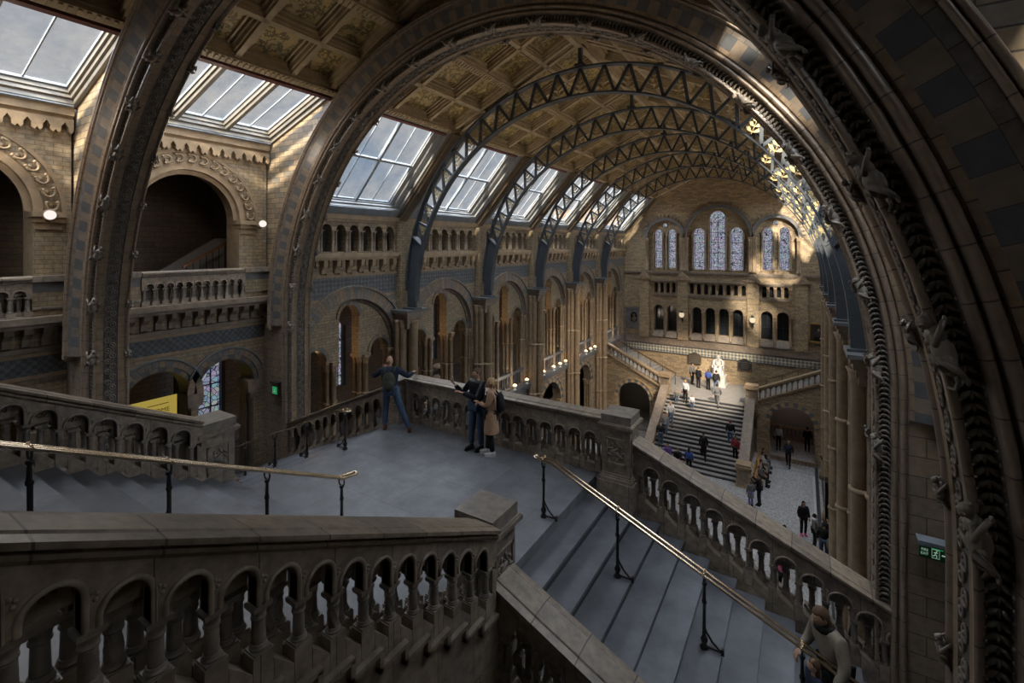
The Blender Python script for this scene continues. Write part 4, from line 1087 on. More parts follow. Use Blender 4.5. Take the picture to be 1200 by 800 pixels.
def balustrade(label, A, B, zA, slope, pitch, cat='balustrade', pl=.30, caph=.36, railb=1.0, railt=1.15, n_=None, outn=None, mouldings=False, endgap=.16):
    """A->B in plan, zA nosing height at A, slope dz per metre towards B; two interlaced arcades"""
    A = Vector((A[0], A[1], 0)); B = Vector((B[0], B[1], 0)); Ln = (B - A).length; D = (B - A) / Ln; Nn = Vector((-D.y, D.x, 0))
    t = thing('stone_balustrade', label, cat, ((A + B) / 2 + Vector((0, 0, zA + slope * Ln / 2))))
    def W_(u, v, z): p = A + D * u + Nn * v; return (p.x, p.y, z)
    nos = lambda u: zA + slope * u
    nb = n_ or max(1, int(round((Ln - 2 * endgap) / pitch))); p = (Ln - 2 * endgap) / nb
    def prof_ext(name, prof, mat, u0=0, u1=None):
        u1 = Ln if u1 is None else u1
        mb = MB(); k = len(prof); vs = []
        for u in (u0, u1): vs += [W_(u, v, nos(u) + z) for v, z in prof]
        mb.add(vs, [(i, (i + 1) % k, (i + 1) % k + k, i + k) for i in range(k)] + [tuple(range(k))[::-1], tuple(range(k, 2 * k))], [[(u0, .1), (u0, .2), (u1, .2), (u1, .1)]] * k + [[(.1, .1)] * k] * 2)
        return wparent(mb.build(name, mat), t)
    ro = .20; pd = .78 if slope else .32
    prof_ext('coping', [(-ro, railb + .03), (-ro + .03, railb + .0), (ro - .03, railb + .0), (ro, railb + .03), (ro, railb + .055), (ro - .015, railb + .062), (ro - .02, railb + .075), (ro + .03, railb + .085), (ro + .03, railb + .12), (ro - .05, railb + .13), (ro - .06, railt - .015), (ro - .075, railt),
                        (-ro + .075, railt), (-ro + .06, railt - .015), (-ro + .05, railb + .13), (-ro - .03, railb + .12), (-ro - .03, railb + .085), (-ro + .02, railb + .075), (-ro + .015, railb + .062), (-ro, railb + .055)], 'coping')
    prof_ext('plinth', [(-.178, pl - pd), (.178, pl - pd), (.178, pl - .25), (.16, pl - .2), (-.16, pl - .2), (-.178, pl - .25)], 'stonefg')
    kinds = ['plain', 'twist', 'diamond', 'reed', 'plain', 'diamond', 'twist']
    rnd = random.Random(int(Ln * 1000) + nb)
    for row, vv in ((0, -.125), (1, 0.), (2, .125)):
        off = .5 if row == 1 else 0
        us = [endgap + p * (i + off) for i in range(nb + 1)] if row != 1 else [endgap + p * (i + .5) for i in range(nb)]
        mb = MB(); th = .042; mould = mb; mm = 12
        zb = lambda u: nos(u) + pl; zc = lambda u: nos(u) + pl + caph; zt = lambda u: nos(u) + railb + .01
        hw = .038 if pitch > .25 else .03
        ends = [0.0] + us + [Ln] if row == 1 else us
        for i in range(len(us) - 1 if row != 1 else 0):
            u0, u1 = us[i] + hw, us[i + 1] - hw; um = (u0 + u1) / 2; r = (u1 - u0) / 2
            zs = max(zc(us[i]), zc(us[i + 1])) + .035
            zs = min(zs, zt(um) - r - .05 - abs(slope) * r)
            arc = [(u0, zc(us[i]))] + [(um - r * cos(pi * q / mm), zs + r * sin(pi * q / mm)) for q in range(mm + 1)] + [(u1, zc(us[i + 1]))]
            for q in range(len(arc) - 1):
                a, b = arc[q], arc[q + 1]
                F = [W_(a[0], vv - th, a[1]), W_(b[0], vv - th, b[1]), W_(b[0], vv - th, zt(b[0])), W_(a[0], vv - th, zt(a[0]))]
                G = [W_(a[0], vv + th, a[1]), W_(b[0], vv + th, b[1]), W_(b[0], vv + th, zt(b[0])), W_(a[0], vv + th, zt(a[0]))]
                if abs(a[0] - b[0]) > 1e-5: mb.add(F + G, [(0, 1, 2, 3), (7, 6, 5, 4), (0, 4, 5, 1)])
                else: mb.add(F + G, [(0, 4, 5, 1)])
            for sd in (-1, 1):
                mould.tube([W_(a, vv + sd * (th + .004), z) for a, z in [(u0 - .012, zc(us[i]))] + [(um - (r + .012) * cos(pi * q / mm), zs + (r + .012) * sin(pi * q / mm)) for q in range(mm + 1)] + [(u1 + .012, zc(us[i + 1]))]], .016, 7, cap=False)
        for i, u in enumerate(us if row != 1 else []):         # masonry above each capital
            a, b = max(0, u - hw), min(Ln, u + hw)
            if i == 0: a = 0
            if i == len(us) - 1: b = Ln
            lo = zc(u)
            q = [W_(a, vv - th, lo), W_(b, vv - th, lo), W_(b, vv - th, zt(b)), W_(a, vv - th, zt(a)), W_(a, vv + th, lo), W_(b, vv + th, lo), W_(b, vv + th, zt(b)), W_(a, vv + th, zt(a))]
            mb.add(q, [(0, 1, 2, 3), (7, 6, 5, 4), (0, 4, 5, 1), (0, 3, 7, 4), (1, 5, 6, 2)])
            if i in (0, len(us) - 1) and (b - a) > .1:         # solid end blocks
                c0, c1 = (0, u - .08) if i == 0 else (u + .08, Ln)
                if c1 - c0 > .03:
                    q = [W_(c, v, z) for c, v, z in ((c0, vv - th, nos(c0)), (c1, vv - th, nos(c1)), (c1, vv - th, zc(c1)), (c0, vv - th, zc(c0)), (c0, vv + th, nos(c0)), (c1, vv + th, nos(c1)), (c1, vv + th, zc(c1)), (c0, vv + th, zc(c0)))]
                    mb.add(q, [(0, 1, 2, 3), (7, 6, 5, 4), (0, 3, 7, 4), (1, 5, 6, 2)])
        blk = mb
        for i, u in enumerate(us):                           # sloping weathered sill blocks with a step at each shaft
            c = W_(u, vv, 0)
            blk.cbox((c[0], c[1], nos(u) + pl - .10), (.118, .131, .22))
            if i < len(us) - 1:
                u1 = us[i + 1]; q = []; sv = .058 if row != 1 else .07
                for a, z in ((u + .07, nos(u) + pl - .055), (u1 - .07, nos(u1) + pl - .055)):
                    q += [W_(a, vv - sv, z - .02), W_(a, vv + sv, z - .02), W_(a, vv + sv, z - .21), W_(a, vv - sv, z - .21)]
                blk.add(q, [(0, 1, 2, 3), (7, 6, 5, 4), (0, 4, 5, 1), (1, 5, 6, 2), (2, 6, 7, 3), (3, 7, 4, 0)])
            o = bpy.data.objects.new('baluster', baluster(rnd.choice(kinds), caph)); COL.objects.link(o)
            o.location = W_(u, vv, nos(u) + pl); wparent_keep(o, t)
            # carved boss on the masonry above the capital
        boss = mb
        for i, u in enumerate(us):
            if row == 1:                                     # solid carved block between the two rows
                hh = p * .36
                q = [W_(a, v, z) for a, v, z in ((u - p / 2, -.045, zc(u) + .19), (u + p / 2, -.045, zc(u) + .19), (u + p / 2, -.045, zt(u + p / 2)), (u - p / 2, -.045, zt(u - p / 2)), (u - p / 2, .045, zc(u) + .19), (u + p / 2, .045, zc(u) + .19), (u + p / 2, .045, zt(u + p / 2)), (u - p / 2, .045, zt(u - p / 2)))]
                mb.add(q, [(0, 1, 2, 3), (7, 6, 5, 4), (0, 4, 5, 1), (0, 3, 7, 4), (1, 5, 6, 2)])
                q = [W_(a, v, z) for a, v, z in ((u - hh, -.05, zc(u) + .03), (u + hh, -.05, zc(u) + .03), (u + hh, -.05, zt(u + hh)), (u - hh, -.05, zt(u - hh)), (u - hh, .06, zc(u) + .03), (u + hh, .06, zc(u) + .03), (u + hh, .06, zt(u + hh)), (u - hh, .06, zt(u - hh)))]
                mb.add(q, [(0, 1, 2, 3), (7, 6, 5, 4), (0, 4, 5, 1), (0, 3, 7, 4), (1, 5, 6, 2)])
                for kk in range(14):
                    a = 2 * pi * kk / 7; mb.ell(W_(u + .05 * cos(a), -.05 if kk < 7 else .06, zc(u) + .15 + .035 * sin(a)), (.016, .016, .014), 6, 4)
                mb.ell(W_(u, -.05, zc(u) + .15), (.02, .02, .02), 6, 4)
            if row == 1 or i in (0, len(us) - 1): continue
            for sd in (-1, 1):
                c = Vector(W_(u, vv + sd * (th - .002), zc(u) + .15))
                for k in range(5):
                    a = 2 * pi * k / 5 + .3; boss.ell(tuple(c + D * (.022 * cos(a)) + Vector((0, 0, .022 * sin(a)))), (.013, .013, .013), 6, 4)
        wparent(mb.build('arcade_panel', 'stonefg'), t)
    return t
def wparent_keep(o, root):
    o.parent = root; o.location = Vector(o.location) - Vector(root.location); return o
# stair slopes
S2 = .172 / .41
balustrade('large stone balustrade with twisted shafts filling the lower left of the picture', (2.95, .15), (2.95, 4.36), ZL + .5 * 4.45, -.5, .278, n_=14, pl=.40, caph=.31, railb=1.03, railt=1.17)
balustrade('stone balustrade on the far side of the left flight, running up to the left edge', (-2.95, .15), (-2.95, 4.12), ZL + .5 * 4.45, -.5, .33, n_=11, pl=.38, caph=.33, railb=1.03, railt=1.17)
balustrade('level stone balustrade along the far edge of the landing behind the three visitors', (2.78, 8.85), (-2.45, 8.85), ZL, 0, .322, n_=15, pl=.24, caph=.36, railb=.97, railt=1.12)
balustrade('stone balustrade on the far side of the descending right-hand flight', (3.36, 8.66), (8.2, 8.66), ZL - .33, -S2, .36, n_=13, pl=.28, caph=.36, railb=1.03, railt=1.17)
balustrade('short stone balustrade at the bottom centre going down from the near pedestal', (3.06, 4.58), (8.0, 4.58), 9.57, -S2, .36, n_=13, pl=.28, caph=.36, railb=1.03, railt=1.17)
balustrade('dim stone balustrade beyond the landing going down to the far left', (-2.95, 8.66), (-8.0, 8.66), ZL - .26, -S2, .36, n_=14, pl=.28, caph=.36, railb=1.0, railt=1.12)
# outer wall of the left flight with stepped moulding
mb = MB(); mb.planar([(.1, 8.5), (4.36, 8.5), (4.36, ZL + .2), (.1, ZL + .2 + .5 * 4.26)], [], (3.125, 0, 0), UY, UZ, (-1, 0, 0), .2)
struct('wall_stair', mb, 'block')
t = thing('stepped_moulding', 'zigzag moulding stepping down the outer wall below the large balustrade', 'moulding', (3.05, 2.2, 10.5))
mb = MB(); i = 0; y = 4.28; z = ZL + .27 + .5 * (4.6 - 4.28) - .07
while y > .2:
    mb.box(3.09, 3.18, y - .278, y + .04, z - .02, z + .02); mb.box(3.09, 3.155, y - .24, y, z - .045, z - .02)
    mb.box(3.09, 3.18, y - .278, y - .238, z - .02, z + .139)
    y -= .278; z += .139
wparent(mb.build('moulding_run', 'stonefg'), t)
mb = MB(); mb.planar([(.1, 9.0), (4.1, 9.0), (4.1, ZL + .05), (.1, ZL + .05 + .5 * 4.26)], [], (-3.05, 0, 0), UY, UZ, (1, 0, 0), .14); struct('wall_stair', mb, 'block')
mb = MB(); mb.planar([(3.06, 6.5), (8, 5), (8, 9.5 - S2 * 5), (3.06, 9.6)], [], (0, 4.5, 0), UX, UZ, (0, 1, 0), .2); struct('wall_stair', mb, 'block')

# ---- pedestals
def bird_relief(mb, c, ux, up, out, s=1.):
    c = Vector(c); ux = Vector(ux); up = Vector(up); out = Vector(out)
    R = Matrix((ux, out, up)).transposed().to_4x4()
    def e(a, b, r, rot=0): mb.ell(tuple(c + ux * a * s + up * b * s + out * .004), tuple(x * s for x in r), 10, 7, rot=R @ Matrix.Rotation(rot, 4, 'Y'))
    e(0, -.02, (.10, .03, .05), .6); e(-.07, .07, (.035, .028, .035)); e(.09, -.08, (.09, .02, .025), .75)
    e(-.02, .03, (.09, .032, .03), -.5)
    mb.bar(tuple(c + (ux * -.10 + up * .07) * s + out * .01), tuple(c + (ux * -.15 + up * .05) * s + out * .01), .015, .015)
    for k in range(9):
        a = 2 * pi * k / 9; e(.155 * cos(a), .165 * sin(a), (.045, .02, .022), a)
        e(.12 * cos(a + .35), .12 * sin(a + .35), (.018, .018, .018))
def pedestal(label, x, y, zbot, ztop=11.4, w=.5, panels=(('S', 0),), zr0=None):
    t = thing('stone_pedestal', label, 'pedestal', (x, y, zbot)); h = w / 2
    mb = MB(); mb.box(x - h - .02, x + h + .02, y - h - .02, y + h + .02, ztop - .15, ztop); wparent(mb.build('cap_block', 'stonebal'), t)
    mb = MB(); mb.box(x - h - .07, x + h + .07, y - h - .07, y + h + .07, ztop - .22, ztop - .165); mb.box(x - h - .05, x + h + .05, y - h - .05, y + h + .05, ztop - .165, ztop - .15)
    mb.box(x - h - .03, x + h + .03, y - h - .03, y + h + .03, ztop - .26, ztop - .22); wparent(mb.build('cornice', 'stonefg'), t)
    mb = MB(); mb.box(x - h, x + h, y - h, y + h, 10.32, ztop - .25); mb.box(x - h - .08, x + h + .08, y - h - .08, y + h + .08, zbot, 10.2); mb.box(x - h - .055, x + h + .055, y - h - .055, y + h + .055, 10.2, 10.26); mb.box(x - h - .035, x + h + .035, y - h - .035, y + h + .035, 10.26, 10.29); mb.box(x - h - .015, x + h + .015, y - h - .015, y + h + .015, 10.28, 10.33)
    wparent(mb.build('die', 'stonefg'), t)
    for f in panels:
        dx, dy = {'S': (0, -1), 'N': (0, 1), 'E': (1, 0), 'W': (-1, 0)}[f]
        out = Vector((dx, dy, 0)); ux = Vector((-dy, dx, 0)); c = Vector((x, y, 10.73)) + out * (h + .004)
        mb = MB(); pw, ph = .19, .25
        for a, b, cc, d in ((-pw, pw, ph - .03, ph), (-pw, pw, -ph, -ph + .06), (-pw, -pw + .03, -ph, ph), (pw - .03, pw, -ph, ph)):
            p0 = c + ux * ((a + b) / 2) + Vector((0, 0, (cc + d) / 2)); R = Matrix((ux, out, Vector((0, 0, 1)))).transposed().to_4x4()
            mb.cbox(tuple(p0), (b - a, .035, d - cc), rot=R)
        o = mb.build('panel_frame', 'stonefg'); wparent(o, t)
        mb = MB(); bird_relief(mb, c, ux, (0, 0, 1), out, .92); o = mb.build('carved_bird_relief', 'stonebal'); wparent(o, t)
    return t
pedestal('square stone pedestal with flat cap at the near corner of the landing', 2.78, 4.65, 8.3, panels='ENW')
pedestal('stone pedestal with carved bird panel at the far right corner of the landing', 3.1, 8.6, 8.9, w=.52, panels='SE')
pedestal('stone pedestal with carved bird panel at the foot of the far left balustrade', -3.1, 4.4, 8.8, w=.56, panels='ESN')
pedestal('low stone corner pedestal behind the bald man', -2.75, 8.7, 8.9, w=.4, ztop=11.15, panels='S')

# ---- brass handrails
def handrail(label, pts, posts, across, loop_dir):
    """pts: polyline of the twin rail, posts: (point on rail, foot z)"""
    t = thing('brass_handrail', label, 'handrail', (posts[0][0][0], posts[0][0][1], posts[0][1])); A = Vector(across)
    P = [Vector(p) for p in pts]
    ld = Vector(loop_dir)
    m = MB(); path = [p + A * .05 for p in P[::-1]] 
    e = P[0]
    loop = [e + ld * (.055 * sin(a)) + A * (.05 * cos(a)) for a in [pi * k / 8 for k in range(1, 8)]]
    path = path + loop + [p - A * .05 for p in P]
    m.tube(path, .021, 10)
    wparent(m.build('twin_rail', 'brass'), t)
    for (x, y, z), zf in posts:
        h = z - zf
        m = MB()
        m.lathe([(.05, 0), (.055, .02), (.035, .05), (.03, .07), (.045, .10), (.048, .13), (.03, .16), (.024, .19), (.03, .21), (.022, .23), (.021, h * .6), (.03, h * .61), (.032, h * .64), (.022, h * .66), (.02, h - .16), (.03, h - .15), (.035, h - .13), (.025, h - .11)], (0, 0, 0), 14, mod=lambda t_, z_: .004 * sin(3 * t_ + z_ * 45) if .22 < z_ < h - .17 else 0)
        for sg in (-1, 1): m.tube([Vector((0, 0, h - .12)) , Vector((0, 0, h - .10)) + A * sg * .05, Vector((0, 0, h - .06)) + A * sg * .062, Vector((0, 0, h - .01)) + A * sg * .05], .012, 6)
        wv = Vector((0, 0, 0)) - ld * 0 
        foot = -ld if True else ld
        m.tube([Vector((0, 0, .30)), Vector((0, 0, .22)) + foot * .03, Vector((0, 0, .12)) + foot * .10, Vector((0, 0, .04)) + foot * .2, Vector((0, 0, .02)) + foot * .22], .014, 6)
        m.tube([Vector((0, 0, .03)), Vector((0, 0, .03)) + foot * .22], .014, 6); m.cbox(tuple(foot * .23 + Vector((0, 0, .04))), (.04, .04, .08))
        o = m.build('post', 'black'); o.parent = t; o.location = (x - posts[0][0][0], y - posts[0][0][1], zf - posts[0][1])
        m = MB(); m.cbox((0, 0, 0), tuple(abs(A[i]) * .15 + (.03 if abs(A[i]) < .1 else 0) for i in range(3))); 
        for sg in (-1, 1): m.ell(tuple(A * sg * .05 + Vector((0, 0, .026))), (.016, .016, .012), 8, 5)
        o2 = m.build('clamp', 'brass'); o2.parent = o; o2.location = (0, 0, h + .0)
    return t
pe = [(2.31, 6.8, 11.05), (2.6, 6.8, 11.02)] + [(2.6 + .5 * k, 6.8, 11.02 - S2 * .5 * k) for k in range(1, 14)]
def zr(x): return 11.02 - S2 * (x - 2.6) if x > 2.6 else 11.05
def zst(x): i = int((x - 2.6) / .41); return ZL if x < 2.6 else ZL - .172 * (i + 1)
handrail('polished brass twin handrail on twisted black posts down the right-hand flight', pe, [((x, 6.8, zr(x)), zst(x)) for x in (2.42, 3.66, 4.87, 6.0, 7.3)], (0, 1, 0), (-1, 0, 0))
pw = [(-p[0], p[1], p[2] - .1) for p in pe]
handrail('dim brass handrail at the far left of the landing beside the drop', pw, [((-x, 6.8, zr(x) - .1), zst(x)) for x in (2.42, 3.75, 5.0, 6.3)], (0, 1, 0), (1, 0, 0))
ps = [(0, 5.0, 10.93), (0, 4.75, 10.97)] + [(0, 4.75 - .4 * k, 10.97 + .2 * k + .0) for k in range(1, 13)]
def zrs(y): return 10.97 + .5 * (4.75 - y)
def zss(y): i = int((4.6 - y) / .34); return ZL if y > 4.6 else ZL + .17 * (i + 1)
handrail('polished brass twin handrail crossing the left flight above the large balustrade', ps, [((0, y, zrs(y)), zss(y)) for y in (4.78, 3.6, 2.47, 1.36, .3)], (1, 0, 0), (0, 1, 0))

# ---- second floor balustrades on the left
balustrade('upper gallery balustrade in front of the dark arch on the left', (-8.1, 5.15), (-8.1, 7.7), 12.98, 0, .21, n_=11, pl=.10, caph=.34, railb=.72, railt=.87, endgap=.06)
balustrade('upper gallery balustrade cut by the left edge of the picture', (-8.1, .75), (-8.1, 3.2), 12.98, 0, .29, n_=9, pl=.10, caph=.34, railb=.72, railt=.87, endgap=.06)
for a, b, l in ((7.7, 8.5, 'to the right of the upper gallery balustrade'), (4.5, 5.15, 'to the left of the upper gallery balustrade'), (3.2, 3.9, 'beside the balustrade at the left edge')):
    t = thing('gallery_pier', 'block of banded stone under a moulded rail, %s' % l, 'pier', (-8.1, (a + b) / 2, 12.98))
    mb = MB(); mb.box(-8.4, -7.98, a, b, 12.98, 13.72); wparent(mb.build('block', 'wall2'), t)
    mb = MB(); mb.box(-8.45, -7.92, a, b, 13.72, 13.85); mb.box(-8.4, -7.94, a, b, 13.14, 13.18); wparent(mb.build('rail', 'stonefg'), t)
    mb = MB(); mb.box(-8.42, -7.975, a, b, 13.5, 13.7); wparent(mb.build('blue_course', 'stoneblue'), t)

# ================================================================== DARWIN-SIDE STAIRCASE AT THE FAR END
t = thing('grand_stair', 'wide stone flight at the far end of the hall leading up to the white statue', 'stair', (0, 34, 0))
ns = 18; r = 3.3 / ns; tr = 5.2 / ns
for i in range(ns):
    mb = MB(); y = 31.8 + tr * i; mb.box(-2.72, 2.72, y, 37.2, r * i, r * (i + 1) - .04, 1); mb.box(-2.72, 2.72, y - .04, 37.2 if i == ns - 1 else y + tr + .02, r * (i + 1) - .045, r * (i + 1), 0)
    wparent(mb.build('step', ['stepwarm', 'riser'], recalc=False), t)
mb = MB(); mb.box(-3.3, 3.3, 37.21, 41.99, 2.9, 3.302); struct('floor_stair_landing', mb, 'stepwarm')
for s in (-1, 1):
    nm = 'left' if s < 0 else 'right'
    t = thing('sloping_parapet', 'sloping stone parapet on the %s side of the far stair' % nm, 'parapet', (s * 2.95, 34.4, 0))
    mb = MB(); mb.planar([(31.9, 0), (37.0, 0), (37.0, 3.9), (32.2, .95), (31.9, .95)], [], (s * 2.72, 0, 0), UY, UZ, (s, 0, 0), .4); wparent(mb.build('body', 'wallN'), t)
    mb = MB(); k = len(mb.v)
    mb.bar((s * 2.92, 32.1, 1.0), (s * 2.92, 37.1, 4.05), .6, .18); wparent(mb.build('coping', 'stone'), t)
    for y, z0, z1, l in ((31.75, 0, 1.35, 'foot'), (37.1, 2.9, 4.75, 'head')):
        t = thing('stair_pedestal', 'panelled stone pedestal at the %s of the far stair, %s side' % (l, nm), 'pedestal', (s * 2.98, y, z0))
        x = s * 2.98
        mb = MB(); mb.box(x - .42, x + .42, y - .42, y + .42, z0, z0 + .3); mb.box(x - .36, x + .36, y - .36, y + .36, z0 + .3, z1 - .25); wparent(mb.build('die', 'wallN'), t)
        mb = MB(); mb.box(x - .46, x + .46, y - .46, y + .46, z1 - .25, z1 - .12); mb.box(x - .4, x + .4, y - .4, y + .4, z1 - .12, z1); wparent(mb.build('cap', 'stonelt'), t)
        mb = MB(); mb.box(x - .24, x + .24, y - .375, y - .35, z0 + .4, z1 - .36); wparent(mb.build('panel', 'stone'), t)
    # side flight: wall with doorway, steps, parapet
    mb = MB(); sl = .47
    top = lambda x: 3.75 + sl * (abs(x) - 3.3)
    mb.planar([(3.3, 0), (8.2, 0), (8.2, top(8.2)), (3.3, top(3.3))] if s > 0 else [(-8.2, 0), (-3.3, 0), (-3.3, top(3.3)), (-8.2, top(8.2))], [archpts(s * 5.4, 1.28, 2.4, .02, 24)], (0, 36.9, 0), UX, UZ, (0, 1, 0), .4, 0, 1)
    struct('wall_stair', mb, ['wallN', 'stone'])
    mb = MB(); mb.box(*sorted((s * 3.3, s * 8.2)), 41.6, 41.95, 0, 3.2); struct('wall_passage', mb, 'plaster')
    t = thing('doorway_arch', 'ring of alternating blue and buff stones round the doorway under the %s side flight' % nm, 'arch', (s * 5.4, 36.9, 0))
    mb = MB(); radial_band(mb, s * 5.4, 2.4, 1.28, 1.55, 36.9, .03, 32, 'y'); wparent(mb.build('voussoirs', 'alt3'), t)
    mb = MB(); radial_band(mb, s * 5.4, 2.4, 1.55, 1.62, 36.9, .07, 32, 'y'); wparent(mb.build('hood', 'stonelt'), t)
    t = thing('side_flight', 'side flight of steps climbing along the end wall to the %s' % nm, 'stair', (s * 3.3, 37.3, 3.3))
    n = 15
    for i in range(n):
        mb = MB(); a = 3.3 + .33 * i; b = 8.15
        mb.box(*sorted((s * a, s * (a + .36))), 37.25, 41.9, 3.0 + .155 * i, 3.3 + .155 * (i + 1)); wparent(mb.build('step', ['stepwarm', 'riser'], recalc=False), t)
    t = thing('stair_balustrade', 'arcaded stone parapet sloping up beside the %s side flight of the far stair' % nm, 'balustrade', (s * 3.3, 36.95, 3.7))
    mb = MB(); q = Matrix(((s, 0, 0, 0), (0, 1, 0, 0), (0, 0, 1, 0), (0, 0, 0, 1)))
    def shear(z0, z1, y0, y1, x0=3.4, x1=8.1):
        vs = [(s * x0, y0, z0), (s * x1, y0, z0 + sl * (x1 - x0)), (s * x1, y0, z1 + sl * (x1 - x0)), (s * x0, y0, z1)]; vs += [(v[0], y1, v[2]) for v in vs]
        mb.add(vs, [(0, 1, 2, 3), (7, 6, 5, 4), (0, 4, 5, 1), (1, 5, 6, 2), (2, 6, 7, 3), (3, 7, 4, 0)])
    shear(4.52, 4.66, 36.75, 37.15); shear(3.72, 3.84, 36.78, 37.1); shear(4.4, 4.52, 36.86, 37.02)
    wparent(mb.build('coping', 'stonelt'), t)
    for i in range(15):
        mb = MB(); x = 3.5 + .32 * i; z = 3.8 + sl * (x - 3.4)
        mb.lathe([(.07, z), (.05, z + .1), (.045, z + .42), (.06, z + .48), (.14, z + .66), (.14, z + .72)], (s * x, 36.94, 0), 8); wparent(mb.build('colonnette', 'stone'), t)
    mb = MB()
    for i in range(15):
        x = 3.42 + .32 * i; z = 3.5 + sl * (x - 3.4); mb.box(*sorted((s * x, s * (x + .3))), 36.84, 36.9, z, z + .07)
    wparent(mb.build('stepped_course', 'stone'), t)
    t = thing('metal_rail', 'thin metal handrail along the %s side flight' % nm, 'handrail', (s * 3, 39.4, 3.3))
    mb = MB(); mb.bar((s * 2.7, 39.4, 4.2), (s * 8.0, 39.4, 4.2 + sl * 5.1), .06, .06)
    wparent(mb.build('rail', 'brass'), t)
    for k in range(6): mb = MB(); x = 2.75 + k * 1.0; mb.bar((s * x, 39.4, 3.3 + sl * (x - 3) ), (s * x, 39.4, 4.2 + sl * (x - 2.7)), .04, .04); wparent(mb.build('rail_post', 'black'), t)
# plaques, bust niche, portrait, lamps, statue
for x, z, l, m_ in ((-1.7, 5.05, 'left of the white statue', 'bronze'), (2.1, 5.0, 'right of the white statue', 'black')):
    t = thing('wall_plaque', 'dark memorial plaque with curved top on the end wall, %s' % l, 'plaque', (x, YN - .12, z))
    pr = [(-.48, -.45), (.48, -.45), (.48, .25), (.4, .33), (.2, .38), (.14, .48), (-.14, .48), (-.2, .38), (-.4, .33), (-.48, .25)]
    mb = MB(); mb.prism(pr, -.06, 0); o = mb.build('tablet', m_); o.parent = t
    mb = MB(); mb.tube([(p[0] * 1.02, -.07, p[1] * 1.02) for p in pr + pr[:1]], .03, 5, cap=False); o = mb.build('rim', 'bronze'); o.parent = t
    mb = MB()
    for k in range(5): mb.box(-.3 + (k % 2) * .06, .3 - (k % 2) * .06, -.068, -.06, .2 - k * .12, .215 - k * .12)
    o = mb.build('inscription_lines', 'stone'); o.parent = t
    for a in (-.4, .4):
        for b in (-.38, .2): mb = MB(); mb.ell((a, -.07, b), (.035, .02, .035), 8, 5); o = mb.build('boss', 'stonelt'); o.parent = t
t = thing('bust_niche', 'grey stone memorial with a bust niche at the left of the end wall', 'memorial', (-6.9, YN, 8))
mb = MB(); mb.planar([(-.75, -.95), (.75, -.95), (.75, .85), (-.75, .85)], [archpts(0, .33, .25, -.3, 16)], (0, -.12, 0), UX, UZ, (0, 1, 0), .12); mb.box(-.8, .8, -.18, 0, .85, .95); mb.box(-.5, .5, -.2, -.1, -.45, -.35); mb.box(-.45, .45, -.14, -.1, -.8, -.5)
o = mb.build('frame', 'stoneblue'); o.parent = t
mb = MB(); mb.box(-.4, .4, -.03, 0, -.35, .65); o = mb.build('niche_back', 'darkglass'); o.parent = t
mb = MB(); mb.lathe([(.14, -.3), (.1, -.2), (.2, -.14), (.24, 0), (.2, .08), (.08, .12), (.07, .17)], (0, -.12, 0), 12); mb.ell((0, -.14, .28), (.1, .11, .14), 12, 8); o = mb.build('bust', 'bronze'); o.parent = t
t = thing('framed_portrait', 'dark oil portrait in a gilt frame on the right of the end wall', 'painting', (7.0, YN - .02, 8.0))
mb = MB()
for r in ((-.62, .62, .62, .75), (-.62, .62, -.75, -.62), (-.62, -.5, -.75, .75), (.5, .62, -.75, .75)): mb.box(r[0], r[1], -.12, 0, r[2], r[3])
o = mb.build('frame', 'giltframe'); o.parent = t
mb = MB(); mb.box(-.5, .5, -.05, -.02, -.63, .63); o = mb.build('canvas', 'canvas'); o.parent = t
mb = MB(); mb.lathe([(.3, -.6), (.26, -.2), (.2, .05), (.07, .1)], (0, 0, 0), 12); mb.xf(Matrix.Translation((.02, -.05, 0)) @ Matrix.Diagonal((1, .05, 1, 1))); o = mb.build('painted_robe', 'black'); o.parent = t
mb = MB(); mb.ell((.03, -.055, .22), (.075, .01, .10), 10, 6); mb.ell((.18, -.055, -.2), (.04, .008, .03), 8, 5); o = mb.build('painted_face', plainmat('painted_flesh', (.35, .22, .15), .5, bump=0)); o.parent = t
mb = MB(); mb.box(-.25, .25, -.1, 0, -.98, -.82); o = mb.build('name_plate', 'bronze'); o.parent = t
for k, x in enumerate((-2.67, 2.67)):
    t = thing('wall_lantern', 'globe lantern on a curled bracket, %s middle arcade of the end wall' % ('left of the' if k == 0 else 'right of the'), 'lamp', (x, YN - .22, 8.6))
    mb = MB(); mb.tube([(0, 0, -.5), (0, -.2, -.55), (0, -.38, -.42), (0, -.4, -.2)], .03, 8); mb.tube([(0, 0, -.1), (0, -.2, -.25), (0, -.38, -.2)], .02, 6); mb.cbox((0, -.02, -.3), (.14, .05, .5)); mb.lathe([(.14, -.2), (.16, -.15), (.12, -.12)], (0, -.4, 0), 10); mb.lathe([(.16, .28), (.1, .38), (.02, .46)], (0, -.4, 0), 10)
    o = mb.build('bracket', 'black'); o.parent = t
    mb = MB(); mb.lathe([(.1, -.12), (.19, -.02), (.21, .1), (.17, .24), (.12, .28)], (0, -.4, 0), 14); o = mb.build('glass_globe', emitmat('lantern_globe', (1, .82, .55), 1.0 if k else .75)); o.parent = t
t = thing('marble_statue', 'white marble seated statue on a plinth at the top of the far stair', 'statue', (.25, 41.0, 3.3))
mb = MB(); mb.box(-.62, .62, -.62, .6, 0, .12); mb.box(-.55, .55, -.55, .55, .12, .75); mb.box(-.6, .6, -.6, .6, .75, .85); o = mb.build('plinth', 'marbleW'); o.parent = t
mb = MB(); mb.box(-.42, .42, -.1, .5, .85, 1.4); mb.box(-.45, -.35, -.25, .5, 1.4, 1.65); mb.box(.35, .45, -.25, .5, 1.4, 1.65); mb.box(-.42, .42, .38, .5, 1.4, 1.95); o = mb.build('chair', 'marbleW'); o.parent = t
mb = MB()
